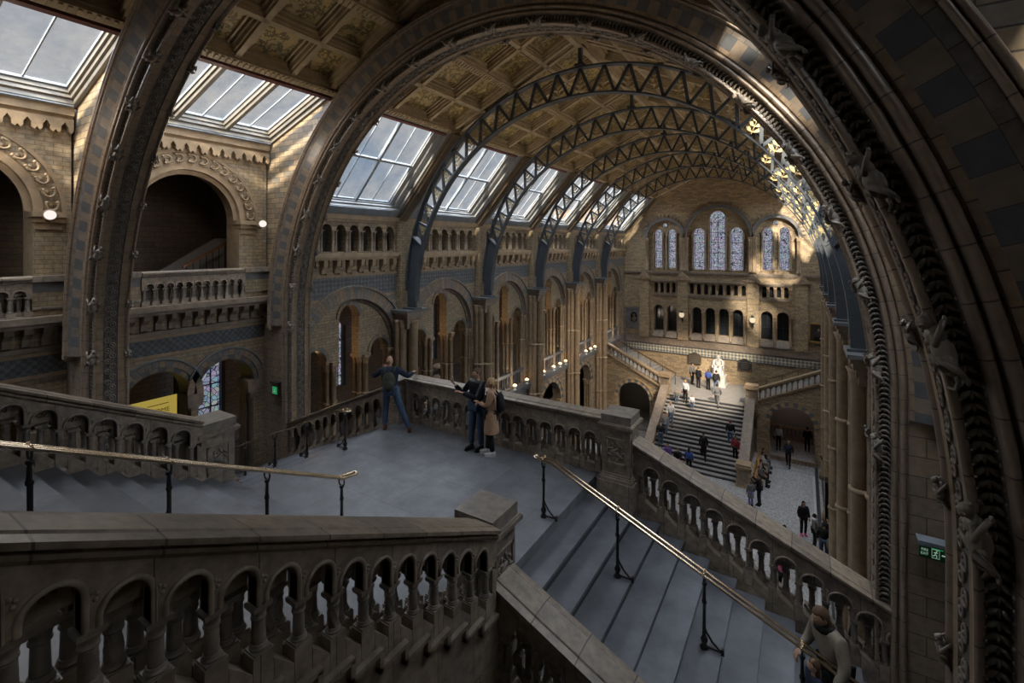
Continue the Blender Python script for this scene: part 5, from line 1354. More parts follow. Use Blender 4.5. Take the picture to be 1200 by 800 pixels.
mb.ell((0, .12, 1.75), (.27, .2, .42), 14, 10); mb.ell((0, .08, 2.0), (.3, .17, .16), 12, 8); mb.ell((0, .0, 2.28), (.12, .14, .17), 12, 9); mb.ell((0, -.09, 2.14), (.09, .07, .13), 10, 7)
for sg in (-1, 1):
    mb.tube([(sg * .15, .1, 1.48), (sg * .18, -.4, 1.5), (sg * .17, -.45, 1.0), (sg * .17, -.5, .88)], [.17, .14, .12, .1], 10)
    mb.tube([(sg * .28, .05, 2.0), (sg * .36, -.05, 1.68), (sg * .2, -.3, 1.62)], [.1, .09, .06], 8); mb.ell((sg * .17, -.52, .9), (.08, .15, .06), 8, 6); mb.ell((sg * .17, -.32, 1.62), (.06, .08, .04), 8, 6)
mb.ell((0, -.3, 1.15), (.3, .16, .32), 12, 8)
o = mb.build('figure', 'marbleW'); o.parent = t

# ================================================================== SIGNS, LAMPS, SMALL FITTINGS
t = thing('exit_sign', 'green fire exit sign with running figure under a grey lamp hood, on the right-hand pier', 'sign', (7.5, 8.28, 10.42)); t.scale = (.72, 1, .9)
mb = MB(); mb.box(-.23, .23, -.02, .0, -.085, .085); o = mb.build('sign_panel', 'signgreen'); o.parent = t
mb = MB(); mb.box(-.26, .26, -.12, .06, .15, .20); mb.box(-.25, .25, -.1, -.06, .12, .15); o = mb.build('lamp_hood', 'lead'); o.parent = t
mb = MB(); mb.box(-.07, .09, -.095, -.07, .105, .12); o = mb.build('lamp_tube', 'green'); o.parent = t
def text(body, size, loc, rot, mat, parent, ex=.001, name='lettering', sx=1):
    c = bpy.data.curves.new(name, 'FONT'); c.body = body; c.size = size; c.extrude = ex; c.align_x = 'CENTER'; c.align_y = 'CENTER'
    o = bpy.data.objects.new(name, c); COL.objects.link(o); c.materials.append(M[mat]); o.location = loc; o.rotation_euler = rot; o.scale = (sx, 1, 1); o.parent = parent
    dg = bpy.context.evaluated_depsgraph_get(); me = bpy.data.meshes.new_from_object(o.evaluated_get(dg)); n = bpy.data.objects.new(name, me); COL.objects.link(n)
    n.location = loc; n.rotation_euler = rot; n.scale = (sx, 1, 1); n.parent = parent; bpy.data.objects.remove(o); n.name = name
    return n
text('FIRE', .055, (-.15, -.022, .028), (pi / 2, 0, 0), 'signwhite', t); text('EXIT', .055, (-.15, -.022, -.03), (pi / 2, 0, 0), 'signwhite', t)
mb = MB()
for a in ((-.05, -.065, .11, .005), (-.05, .06, .11, .005), ): mb.box(a[0], a[0] + a[2], -.024, -.02, a[1], a[1] + a[3])
mb.box(-.05, -.045, -.024, -.02, -.065, .065); mb.box(.055, .06, -.024, -.02, -.065, .065)
mb.ell((.02, -.022, .042), (.012, .003, .012), 8, 5)
for p, q in (((.012, .028), (-.002, -.008)), ((.01, .026), (.034, .014)), ((.01, .024), (-.022, .016)), ((-.002, -.008), (.022, -.022)), ((.022, -.022), (.018, -.05)), ((-.002, -.008), (-.016, -.028)), ((-.016, -.028), (-.036, -.03))):
    mb.bar((p[0], -.022, p[1]), (q[0], -.022, q[1]), .004, .011, up=(0, 0, 1) if abs(p[0] - q[0]) > abs(p[1] - q[1]) else (1, 0, 0))
mb.bar((.09, -.022, 0), (.17, -.022, 0), .004, .02); mb.prism([(.15, .04), (.205, 0), (.15, -.04), (.135, -.04), (.18, 0), (.135, .04)], -.024, -.02)
o = mb.build('running_figure_pictogram', 'signwhite'); o.parent = t
t = thing('exit_sign', 'small glowing green exit sign in a dark box on the left arch pier', 'sign', (-7.42, 8.33, 10.22))
mb = MB(); mb.box(-.15, .15, -.04, .06, -.19, .19); mb.box(-.18, .18, -.09, .06, .17, .22); o = mb.build('housing', 'black'); o.parent = t
mb = MB(); mb.box(-.12, .12, -.045, -.04, -.14, .08); o = mb.build('lit_panel', 'green'); o.parent = t
mb = MB(); mb.box(-.05, .05, -.049, -.045, -.08, -.06); mb.ell((.01, -.047, .02), (.015, .003, .015), 8, 4); mb.bar((.0, -.047, .0), (-.02, -.047, -.06), .004, .02, up=(1, 0, 0)); o = mb.build('pictogram', 'signwhite'); o.parent = t
t = thing('exit_sign', 'tiny green exit sign hanging inside the tall lancet behind the bald man', 'sign', (-9.3, 13.3, 9.95))
mb = MB(); mb.box(-.03, .03, -.2, .2, -.14, .14); o = mb.build('lit_panel', 'green'); o.parent = t
mb = MB(); mb.bar((0, 0, .14), (0, 0, 2.6), .02, .02); o = mb.build('hanging_rod', 'black'); o.parent = t
for x, y, l in ((-7.7, 3.42, 'at the left edge of the picture'), (-7.75, 8.12, 'beside the arch over the left gallery')):
    t = thing('spotlight', 'small round lit spotlight clamped to a capital, %s' % l, 'spotlight', (x, y, 15.16))
    d = Vector((13.6, -y - 0, -.5)).normalized(); q = d.to_track_quat('Z', 'Y').to_matrix().to_4x4()
    mb = MB(); mb.lathe([(.04, -.22), (.09, -.18), (.11, -.02), (.125, 0), (.125, .05), (.11, .05)], (0, 0, 0), 18); mb.xf(q); o = mb.build('housing', 'stonelt'); o.parent = t
    mb = MB(); mb.lathe([(.1, .05), (.1, .062)], (0, 0, 0), 18); mb.xf(q); o = mb.build('lens', 'spotglow'); o.parent = t
    mb = MB(); mb.tube([(0, 0, -.05), (-.15, .03, -.12), (-.45, .05, -.1)], .018, 6); o = mb.build('bracket', 'black'); o.parent = t
t = thing('poster_panel', 'backlit yellow exhibition panel with black lettering seen through the left lower arch', 'panel', (-12, 6.9, 9.0))
mb = MB(); mb.box(-.03, 0, -1.5, .75, -.55, .5); o = mb.build('light_box', 'poster'); o.parent = t
mb = MB()
for y, z0, z1, w in ((-.62, -1.4, .5, .03), ): mb.box(.0, .01, y - w, y + w, -.55, z1)
mb.box(0, .008, -.1, .5, .28, .30)
o = mb.build('seams', 'posterink'); o.parent = t
text('HOME', .2, (.012, .25, .08), (pi / 2, 0, pi / 2), 'posterink', t)
mb = MB()
for (y, z, a, b) in ((-1.1, .15, .18, .12), (-.9, -.02, .14, .16), (-.2, -.28, .13, .16), (.05, -.22, .1, .12), (-.35, -.35, .1, .1), (-1.2, -.1, .12, .1)): mb.ell((.003, y, z), (.006, a, b), 12, 8)
o = mb.build('printed_silhouettes', 'posterink'); o.parent = t
# windows of the outer wall, seen through the arcades
for i, (y, z0, z1, hw) in enumerate(((9.45, 6.6, 11.2, .75), (16.0, 7.3, 10.6, .2), (17.7, 8.5, 10.6, .35), (22.95, 7.2, 11.2, .42), (21.6, 7.0, 9.2, .3), (36.7, 7.2, 9.6, .4), (30, 7.2, 9.6, .4))):
    wn[0] += 1
    mb = MB(); mb.planar(archpts(y, hw, z1 - hw, z0, 16), [], (-14.4, 0, 0), UY, UZ, (-1, 0, 0), .04); w = struct('window_%d' % wn[0], mb, 'stain2' if i == 0 else 'stain')
    mb = MB(); q = z0 + .5
    while q < z1 - .2: mb.box(-14.4, -14.36, y - hw, y + hw, q, q + .04); q += .9
    for dy in ((-.55, .55) if hw > .5 else (0,)): mb.box(-14.4, -14.36, y + dy * hw - .02, y + dy * hw + .02, z0, z1 - hw * .4)
    mb.box(-14.4, -14.2, y - hw - .15, y - hw, z0, z1 - hw); mb.box(-14.4, -14.2, y + hw, y + hw + .15, z0, z1 - hw)
    f = mb.build('leading', 'leading'); f.parent = w
t = thing('display_stand', 'round white tiered display stand seen through the arcade behind the bald man', 'display', (-9.3, 18.1, 5.6))
mb = MB(); mb.lathe([(.3, 0), (.3, .1), (.08, .15), (.06, 2.5), (.1, 2.9)], (0, 0, 0), 16); o = mb.build('stem', 'black'); o.parent = t
for z in (2.4, 2.95): mb = MB(); mb.lathe([(.2, z - .08), (.36, z - .05), (.38, z), (.36, z + .05), (.2, z + .07)], (0, 0, 0), 20); o = mb.build('shade', 'white'); o.parent = t
# up-lights along the first floor ledge
k = 0
for bi in range(1, 5):
    a, b = edges[bi], edges[bi + 1]
    for j, f in enumerate((.24, .5, .68, .84) if bi > 2 else (.3, .6, .85)):
        if bi < 2: continue
        y = a + (b - a) * f
        t = thing('ledge_uplight', 'small warm uplight on the left wall ledge, %s one in the %s bay' % (ORD[j], ORD[bi]), 'lamp', (-7.62, y, 6.5))
        mb = MB(); mb.lathe([(.1, 0), (.1, .03), (.03, .05), (.03, .1), (.12, .16), (.13, .24), (.11, .24)], (0, 0, 0), 12); o = mb.build('housing', 'white'); o.parent = t
        mb = MB(); mb.lathe([(.105, .22), (.10, .27), (.03, .32)], (0, 0, 0), 12); o = mb.build('lens', 'lampglow'); o.parent = t
# benches and screens on the ground floor, right side
t = thing('slim_screen', 'tall black information panel standing against the right-hand piers', 'panel', (7.05, 29.3, 0))
mb = MB(); mb.box(-.06, .06, -.35, .35, .5, 2.4); o = mb.build('screen', 'black'); o.parent = t
mb = MB(); mb.box(-.15, .15, -.35, .35, 0, .06); mb.box(-.03, .03, -.05, .05, .06, .5); o = mb.build('stand', 'black'); o.parent = t
t = thing('slim_screen', 'black information panel beside the woman with the pink backpack', 'panel', (7.35, 24.6, 0))
mb = MB(); mb.box(-.06, .06, -.35, .35, .4, 2.1); o = mb.build('screen', 'black'); o.parent = t
mb = MB(); mb.box(-.15, .15, -.35, .35, 0, .06); mb.box(-.03, .03, -.05, .05, .06, .4); o = mb.build('stand', 'black'); o.parent = t
for k, y in enumerate((32.6, 34.6)):
    t = thing('pine_bench', 'orange pine bench with visitors, %s' % ('nearer one beside the stair foot' if k == 0 else 'farther one against the side wall'), 'bench', (3.75, y, 0))
    mb = MB(); mb.box(-.25, .25, -.8, .8, .42, .47); o = mb.build('seat', 'orangebox'); o.parent = t
    mb = MB(); mb.box(-.28, -.23, -.8, .8, .5, .85); o = mb.build('backrest', 'orangebox'); o.parent = t
    for sx in (-.22, .22):
        for sy in (-.75, .75): mb = MB(); mb.box(sx - .03, sx + .03, sy - .03, sy + .03, 0, .42 if sx > 0 else .85); o = mb.build('leg', 'orangebox'); o.parent = t

t = thing('passage_railing', 'low arcaded railing at the back of the passage behind the right doorway', 'railing', (5.4, 40.8, 0))
mb = MB(); mb.box(3.9, 6.9, 40.7, 40.85, .95, 1.05); mb.box(3.9, 6.9, 40.7, 40.85, 0, .1); wparent(mb.build('rail', 'stonelt'), t)
posts_('post', [(4.0 + .26 * q, 40.78) for q in range(12)], .1, .95, .05, t, 'stonelt')
t = thing('threshold_grille', 'low pierced kerb across the foot of the right doorway', 'kerb', (5.4, 36.7, 0))
mb = MB(); mb.box(4.1, 6.75, 36.62, 36.8, .22, .27); mb.box(4.1, 6.75, 36.62, 36.8, 0, .05); wparent(mb.build('kerb_rail', 'stonelt'), t)
posts_('kerb_post', [(4.2 + .2 * q, 36.71) for q in range(13)], .05, .22, .04, t, 'stonelt')
# ================================================================== PEOPLE
def cloth(name, col, rough=.8): 
    if name not in M: M[name] = plainmat(name, col, rough, var=.3, scale=12, bump=.1, spec=.2)
    return name
cloth('skin', (.50, .30, .21), .5); cloth('skin_dark', (.22, .12, .08), .5)
cloth('hair_dark', (.03, .022, .016), .6); cloth('hair_brown', (.10, .06, .035), .6); cloth('hair_blond', (.42, .29, .14), .6); cloth('hair_grey', (.3, .29, .28), .7)
cloth('cloth_black', (.018, .018, .02)); cloth('cloth_navy', (.02, .028, .05)); cloth('cloth_jeans', (.06, .095, .16)); cloth('cloth_bluejeans', (.10, .15, .24)); cloth('cloth_camel', (.40, .25, .16))
cloth('cloth_white', (.6, .6, .6)); cloth('cloth_pink', (.6, .12, .22)); cloth('cloth_purple', (.22, .13, .42)); cloth('cloth_grey', (.16, .16, .17)); cloth('cloth_olive', (.055, .06, .045)); cloth('cloth_red', (.25, .03, .04)); cloth('cloth_blue', (.05, .09, .32)); cloth('cloth_beige', (.24, .21, .165)); cloth('cloth_leather', (.012, .014, .02), .35); cloth('shoe_brown', (.12, .05, .03), .5); cloth('shoe_pink', (.8, .1, .3)); cloth('cloth_khaki', (.2, .19, .15))
def skin_mesh(verts, edges, radii, sub=2):
    me = bpy.data.meshes.new('t'); me.from_pydata(verts, edges, []); o = bpy.data.objects.new('t', me); COL.objects.link(o)
    md = o.modifiers.new('s', 'SKIN'); sk = me.skin_vertices[0].data
    for i, r in enumerate(radii): sk[i].radius = r if isinstance(r, tuple) else (r, r)
    for s_ in sk: s_.use_root = False
    sk[0].use_root = True
    if sub: ss = o.modifiers.new('u', 'SUBSURF'); ss.levels = sub; ss.render_levels = sub
    dg = bpy.context.evaluated_depsgraph_get(); out = bpy.data.meshes.new_from_object(o.evaluated_get(dg))
    bpy.data.objects.remove(o); bpy.data.meshes.remove(me)
    m = MB(); m.add([v.co[:] for v in out.vertices], [tuple(p.vertices) for p in out.polygons], sm=True); bpy.data.meshes.remove(out)
    return m
def chain(pts, rad, sub=2): return skin_mesh([tuple(p) for p in pts], [(i, i + 1) for i in range(len(pts) - 1)], rad, sub)
def head_mb(c, yaw=0, tilt=0, detail=True, s=1.):
    """face towards +y"""
    m = MB(); n, k = (28, 20) if detail else (12, 8)
    vs = []
    for i in range(k + 1):
        a = pi * i / k
        for j in range(n):
            t = 2 * pi * j / n; x = sin(a) * cos(t); y = sin(a) * sin(t); z = -cos(a)
            X, Y, Z = x * .074, y * .094, z * .115
            if z < 0: X *= 1 + .28 * z * (1 if y > 0 else .6); Y *= 1 + (.10 * z if y > 0 else .30 * z)
            if y > .75 and detail:
                fx = abs(x)
                if fx < .16 and -.42 < z < .18: Y += .024 * (1 - fx / .16) * (1 - abs(z + .2) / .42)   # nose
                if fx < .55 and .05 < z < .3: Y -= .007 * (1 if .15 < fx else 0)                       # eye sockets
                if .28 < z < .42: Y += .004                                                            # brow
                if fx < .3 and -.72 < z < -.52: Y += .007                                              # lips
                if z < -.82: Y += .004
            vs.append((X, Y, Z))
    m.add(vs, [(i * n + j, i * n + (j + 1) % n, (i + 1) * n + (j + 1) % n, (i + 1) * n + j) for i in range(k) for j in range(n)], sm=True)
    for sg in (-1, 1):
        m.ell((sg * .074, -.005, -.01), (.010, .019, .03), 8, 6)
    if detail:
        for sg in (-1, 1): m.ell((sg * .03, .079, .016), (.013, .010, .009), 8, 6)
    m.xf(Matrix.Translation(c) @ Matrix.Rotation(yaw, 4, 'Z') @ Matrix.Rotation(tilt, 4, 'X') @ Matrix.Scale(s, 4))
    return m
def hand_mb(w, d, up, side=1, curl=.6, detail=True):
    """w wrist point, d direction of the hand, up = back of the hand direction"""
    w = Vector(w); d = Vector(d).normalized(); up = Vector(up); up = (up - d * up.dot(d)).normalized(); x = d.cross(up) * side
    m = MB(); B = Matrix((x, d, up)).transposed().to_4x4()
    m.ell(tuple(w + d * .045), (.04, .05, .017), 10, 7, rot=B)
    for i, (o, l) in enumerate(((-.03, .06), (-.011, .075), (.009, .082), (.028, .074))):
        p = w + d * .082 + x * o; pts = [p]; a = 0
        for q in range(3):
            a += curl * .75; p = p + (d * cos(a) - up * sin(a)) * l / 3 * 1.05; pts.append(p)
        m.tube(pts, [.0095, .009, .008, .0065], 7)
    p = w + d * .025 + x * .03
    m.tube([p, p + (x * .7 + d * .6 - up * .2).normalized() * .035, p + (x * .45 + d * .9 - up * .5).normalized() * .065], [.013, .011, .008], 7)
    return m
def person(label, loc, rz, h=1.72, top='cloth_black', legs='cloth_jeans', hair='hair_dark', skin='skin', shoes='cloth_black', pose=None, coat=0, detail=False, bald=False, pack=None, hairlen=0, bun=False, holds=None, scarf=None, bag=None, group=None):
    P = dict(hipL=(-.09, 0, .93), hipR=(.09, 0, .93), kneeL=(-.10, .02, .50), kneeR=(.10, .02, .50), ankL=(-.10, -.02, .09), ankR=(.10, -.02, .09),
             pel=(0, 0, .96), chest=(0, 0, 1.25), neck=(0, 0, 1.46), head=(0, .015, 1.60), shL=(-.185, 0, 1.40), shR=(.185, 0, 1.40), elL=(-.24, -.02, 1.13), elR=(.24, -.02, 1.13), wrL=(-.24, .08, .90), wrR=(.24, .08, .90), yaw=0., tilt=0.)
    if pose: P.update(pose)
    V = {k: Vector(v) for k, v in P.items() if isinstance(v, tuple)}
    t = thing('person', label, 'person', loc, rz, group); t.scale = (h / 1.72,) * 3
    sub = 2 if detail else 1
    # body: head, neck, trunk, arms, legs in one mesh
    b = skin_mesh([V[k] for k in ('pel', 'chest', 'neck', 'head', 'shL', 'elL', 'wrL', 'shR', 'elR', 'wrR', 'hipL', 'kneeL', 'ankL', 'hipR', 'kneeR', 'ankR')],
                  [(0, 1), (1, 2), (2, 3), (1, 4), (4, 5), (5, 6), (1, 7), (7, 8), (8, 9), (0, 10), (10, 11), (11, 12), (0, 13), (13, 14), (14, 15)],
                  [(.12, .09), (.12, .09), .05, .04, .055, .04, .027, .055, .04, .027, .085, .055, .038, .085, .055, .038], 1)
    b.merge(head_mb(V['head'], P['yaw'], P['tilt'], detail))
    for s, e, w in ((-1, 'elL', 'wrL'), (1, 'elR', 'wrR')):
        d = (V[w] - V[e]).normalized(); upv = Vector((0, 1, 0)) if abs(d.z) > .5 else Vector((0, 0, 1)); b.merge(hand_mb(V[w], d, upv, -s, P.get('curl', .5), detail))
    o = b.build('body', skin); o.parent = t
    if detail:
        md = o.modifiers.new('r', 'REMESH'); md.mode = 'VOXEL'; md.voxel_size = .006; md.use_smooth_shade = True
        dg = bpy.context.evaluated_depsgraph_get(); me = bpy.data.meshes.new_from_object(o.evaluated_get(dg)); o.modifiers.clear(); o.data = me
    # jacket
    g = 1.0
    mid = (V['pel'] + V['chest']) / 2
    low = V['pel'] + Vector((0, 0, -.06))
    j = skin_mesh([low, mid, V['chest'], V['neck'] + Vector((0, 0, -.03)), V['shL'], V['elL'], V['wrL'] * .93 + V['elL'] * .07, V['shR'], V['elR'], V['wrR'] * .93 + V['elR'] * .07],
                  [(0, 1), (1, 2), (2, 3), (2, 4), (4, 5), (5, 6), (2, 7), (7, 8), (8, 9)],
                  [(.19, .135), (.18, .13), (.19, .135), .07, .09, .068, .05, .09, .068, .05], sub)
    if coat:
        k = 20; rows = []
        for q in range(7):
            z = low.z + .12 - (coat + .12) * q / 6; r = 1 + .22 * q / 6
            c = low if q < 2 else low
            rows.append([(c.x + .185 * r * cos(2 * pi * i / k), c.y + .14 * r * sin(2 * pi * i / k), z) for i in range(k + 1)])
        j.strip(rows)
    o = j.build('coat' if coat else 'jacket', top); o.parent = t
    tr = skin_mesh([low + Vector((0, 0, .04)), V['hipL'], V['kneeL'], V['ankL'], V['hipR'], V['kneeR'], V['ankR']], [(0, 1), (1, 2), (2, 3), (0, 4), (4, 5), (5, 6)],
                   [(.15, .115), .105, .075, .06, .105, .075, .06], sub)
    o = tr.build('trousers', legs); o.parent = t
    m = MB()
    for a, kn in (('ankL', 'kneeL'), ('ankR', 'kneeR')):
        c = V[a]; zf = P.get('zf', 0.0) if c.z < .2 or 'sit' not in P else c.z - .09
        zb = c.z - .09
        m.ell((c.x, c.y + .06, zb + .045), (.045, .13, .045), 12, 8); m.ell((c.x, c.y - .01, zb + .06), (.045, .06, .055), 10, 7); m.cbox((c.x, c.y + .06, zb + .012), (.08, .24, .024))
    o = m.build('shoes', shoes); o.parent = t
    H = Matrix.Translation(V['head']) @ Matrix.Rotation(P['yaw'], 4, 'Z') @ Matrix.Rotation(P['tilt'], 4, 'X')
    if not bald:
        m = MB(); n, k = 20, 12; vs = []
        for i in range(k + 1):
            a = pi * .62 * i / k
            for q in range(n):
                th = 2 * pi * q / n; x, y, z = sin(a) * cos(th), sin(a) * sin(th), cos(a)
                if y > .2 and z < .55: f = max(0, 1 - (y - .2) * .55); 
                else: f = 1
                zz = max(z, .5) if y > .3 else (max(z, .12) if y > -.15 else z)
                vs.append((x * .084 * f, y * .104 * f - .008, zz * .125 + .004))
        m.add(vs, [(i * n + q, i * n + (q + 1) % n, (i + 1) * n + (q + 1) % n, (i + 1) * n + q) for i in range(k) for q in range(n)], sm=True)
        if hairlen:
            m.ell((0, -.055, -.10 - hairlen * .3), (.085, .055, .12 + hairlen * .4), 14, 9)
        if bun: m.ell((0, -.115, .03), (.045, .04, .045), 12, 8); m.tube([(0, -.11, .03), (0, -.15, -.03), (0, -.13, -.14)], [.03, .028, .008], 8)
        m.xf(H); o = m.build('hair', hair); o.parent = t
    if pack:
        mid = (V['chest'] + V['pel']) / 2; ax = (V['chest'] - V['pel']).normalized()
        m = MB(); c = V['chest'] + Vector((0, -.19, -.08)); 
        m.ell(tuple(c), (.15, .10, .23), 18, 12); m.ell(tuple(c + Vector((0, -.07, -.07))), (.12, .06, .12), 14, 9)
        m.tube([c + Vector((-.03, -.02, .21)), c + Vector((0, -.02, .25)), c + Vector((.03, -.02, .21))], .01, 6)
        for sg in (-1, 1): m.tube([c + Vector((sg * .10, .05, .17)), V['chest'] + Vector((sg * .12, -.03, .22)), V['chest'] + Vector((sg * .13, .12, .10)), V['chest'] + Vector((sg * .14, .12, -.08)), c + Vector((sg * .13, .06, -.18))], .02, 6)
        o = m.build('backpack', pack); o.parent = t
    if scarf: m = MB(); m.lathe([(.09, -.04), (.12, -.01), (.11, .04), (.07, .06)], tuple(V['neck']), 12); o = m.build('scarf', scarf); o.parent = t
    if bag: m = MB(); m.ell((.26, .0, .82), (.07, .12, .14), 12, 8); m.tube([(.24, .05, .93), (.2, .02, 1.2), (.1, 0, 1.45)], .012, 5); o = m.build('shoulder_bag', bag); o.parent = t
    return t
def face(dx, dy): return atan2(-dx, dy)
# three visitors on the landing
person('bald man in dark jacket and jeans with an olive backpack leaning at the balustrade', (-2.42, 8.12, ZL), face(-.62, .78), 1.75, 'cloth_navy', 'cloth_jeans', skin='skin', shoes='shoe_brown', detail=True, bald=True, pack='cloth_olive',
       pose=dict(hipL=(-.09, 0, .92), hipR=(.10, 0, .92), kneeL=(-.12, .10, .50), kneeR=(.26, -.08, .49), ankL=(-.13, .02, .09), ankR=(.46, -.22, .09), chest=(-.02, .06, 1.24), neck=(-.03, .12, 1.44), head=(-.04, .16, 1.57), shL=(-.21, .08, 1.38), shR=(.17, .06, 1.38), elL=(-.42, .13, 1.22), elR=(.40, .12, 1.20), wrL=(-.22, .32, 1.38), wrR=(.50, .34, 1.24), yaw=.25, tilt=-.1))
mp = person('dark-haired man in black leather jacket and jeans raising a phone to take a picture', (.0, 8.32, ZL), face(-.15, -.98), 1.75, 'cloth_leather', 'cloth_jeans', 'hair_brown', detail=True,
       pose=dict(elL=(-.17, .2, 1.15), wrL=(.10, .38, 1.27), elR=(.33, .12, 1.16), wrR=(.36, .32, 1.38), yaw=-.45, tilt=.0, kneeL=(-.10, .01, .5), ankR=(.12, .06, .09), kneeR=(.11, .05, .5)))
m = MB(); m.box(-.036, .036, -.006, .006, -.07, .07); o = m.build('phone_body', 'white'); 
ph = thing('mobile_phone', 'white mobile phone held up in the hand of the dark-haired man', 'phone', (0, 0, 0)); o.parent = ph
pm = Matrix.Translation((.0, 8.32, ZL)) @ Matrix.Rotation(face(-.15, -.98), 4, 'Z') @ Matrix.Scale(1.75 / 1.72, 4)
ph.location = pm @ Vector((.37, .375, 1.485)); ph.rotation_euler = (0.1, 0, face(-.55, -.8))
m = MB(); m.box(-.03, .03, .006, .0075, -.06, .06); o = m.build('phone_screen', 'darkglass'); o.parent = ph
person('blond woman in camel coat and white trainers with a small black backpack', (.42, 8.25, ZL), face(-.88, -.48), 1.62, 'cloth_camel', 'cloth_black', 'hair_blond', shoes='cloth_white', detail=True, bun=True, coat=.38, pack='cloth_black',
       pose=dict(elL=(-.2, .08, 1.14), wrL=(-.10, .28, 1.20), elR=(.22, .08, 1.12), wrR=(.08, .26, 1.14), yaw=-.15, ankR=(.09, .1, .09), ankL=(-.08, -.03, .09), kneeR=(.09, .06, .5)))
# man coming up the right-hand flight, and the child in front of him
person('person in beige quilted coat and dark scarf bending forward on the dim right-hand flight', (6.35, 7.05, ZL - .172 * 10), face(-.8, -.6), 1.72, 'cloth_beige', 'cloth_black', 'hair_brown', detail=True, scarf='cloth_black', hairlen=.08,
       pose=dict(chest=(0, .08, 1.24), neck=(0, .15, 1.43), head=(0, .2, 1.56), shL=(-.19, .1, 1.38), shR=(.19, .1, 1.38), elL=(-.27, .1, 1.12), wrL=(-.28, .25, .92), elR=(.27, .12, 1.12), wrR=(.26, .28, .95), tilt=-.3))
person('child in navy top standing close before the person in the beige coat', (6.12, 6.55, ZL - .172 * 9), face(-.9, -.3), 1.12, 'cloth_navy', 'cloth_black', 'hair_brown', hairlen=.04, detail=True)
# visitors in the hall below, each with its own look
SIT = dict(pel=(0, 0, .52), hipL=(-.09, .02, .50), hipR=(.09, .02, .50), kneeL=(-.12, .42, .50), kneeR=(.12, .42, .50), ankL=(-.12, .40, .09), ankR=(.12, .40, .09), chest=(0, .02, .82), neck=(0, .05, 1.03), head=(0, .07, 1.17), shL=(-.185, .03, .98), shR=(.185, .03, .98), elL=(-.23, .10, .74), elR=(.23, .10, .74), wrL=(-.12, .30, .64), wrR=(.12, .30, .64))
SITST = dict(SIT); SITST.update(kneeL=(-.12, .36, .42), kneeR=(.12, .36, .42), ankL=(-.12, .5, -.02), ankR=(.12, .5, -.02))
WALK = dict(kneeL=(-.1, .14, .52), ankL=(-.1, .22, .10), kneeR=(.1, -.04, .5), ankR=(.1, -.28, .13), elL=(-.25, -.1, 1.14), wrL=(-.24, -.12, .9), elR=(.25, .06, 1.14), wrR=(.22, .24, .95))
TAKE = dict(elL=(-.26, .2, 1.2), wrL=(-.08, .42, 1.42), elR=(.26, .2, 1.2), wrR=(.08, .42, 1.42))
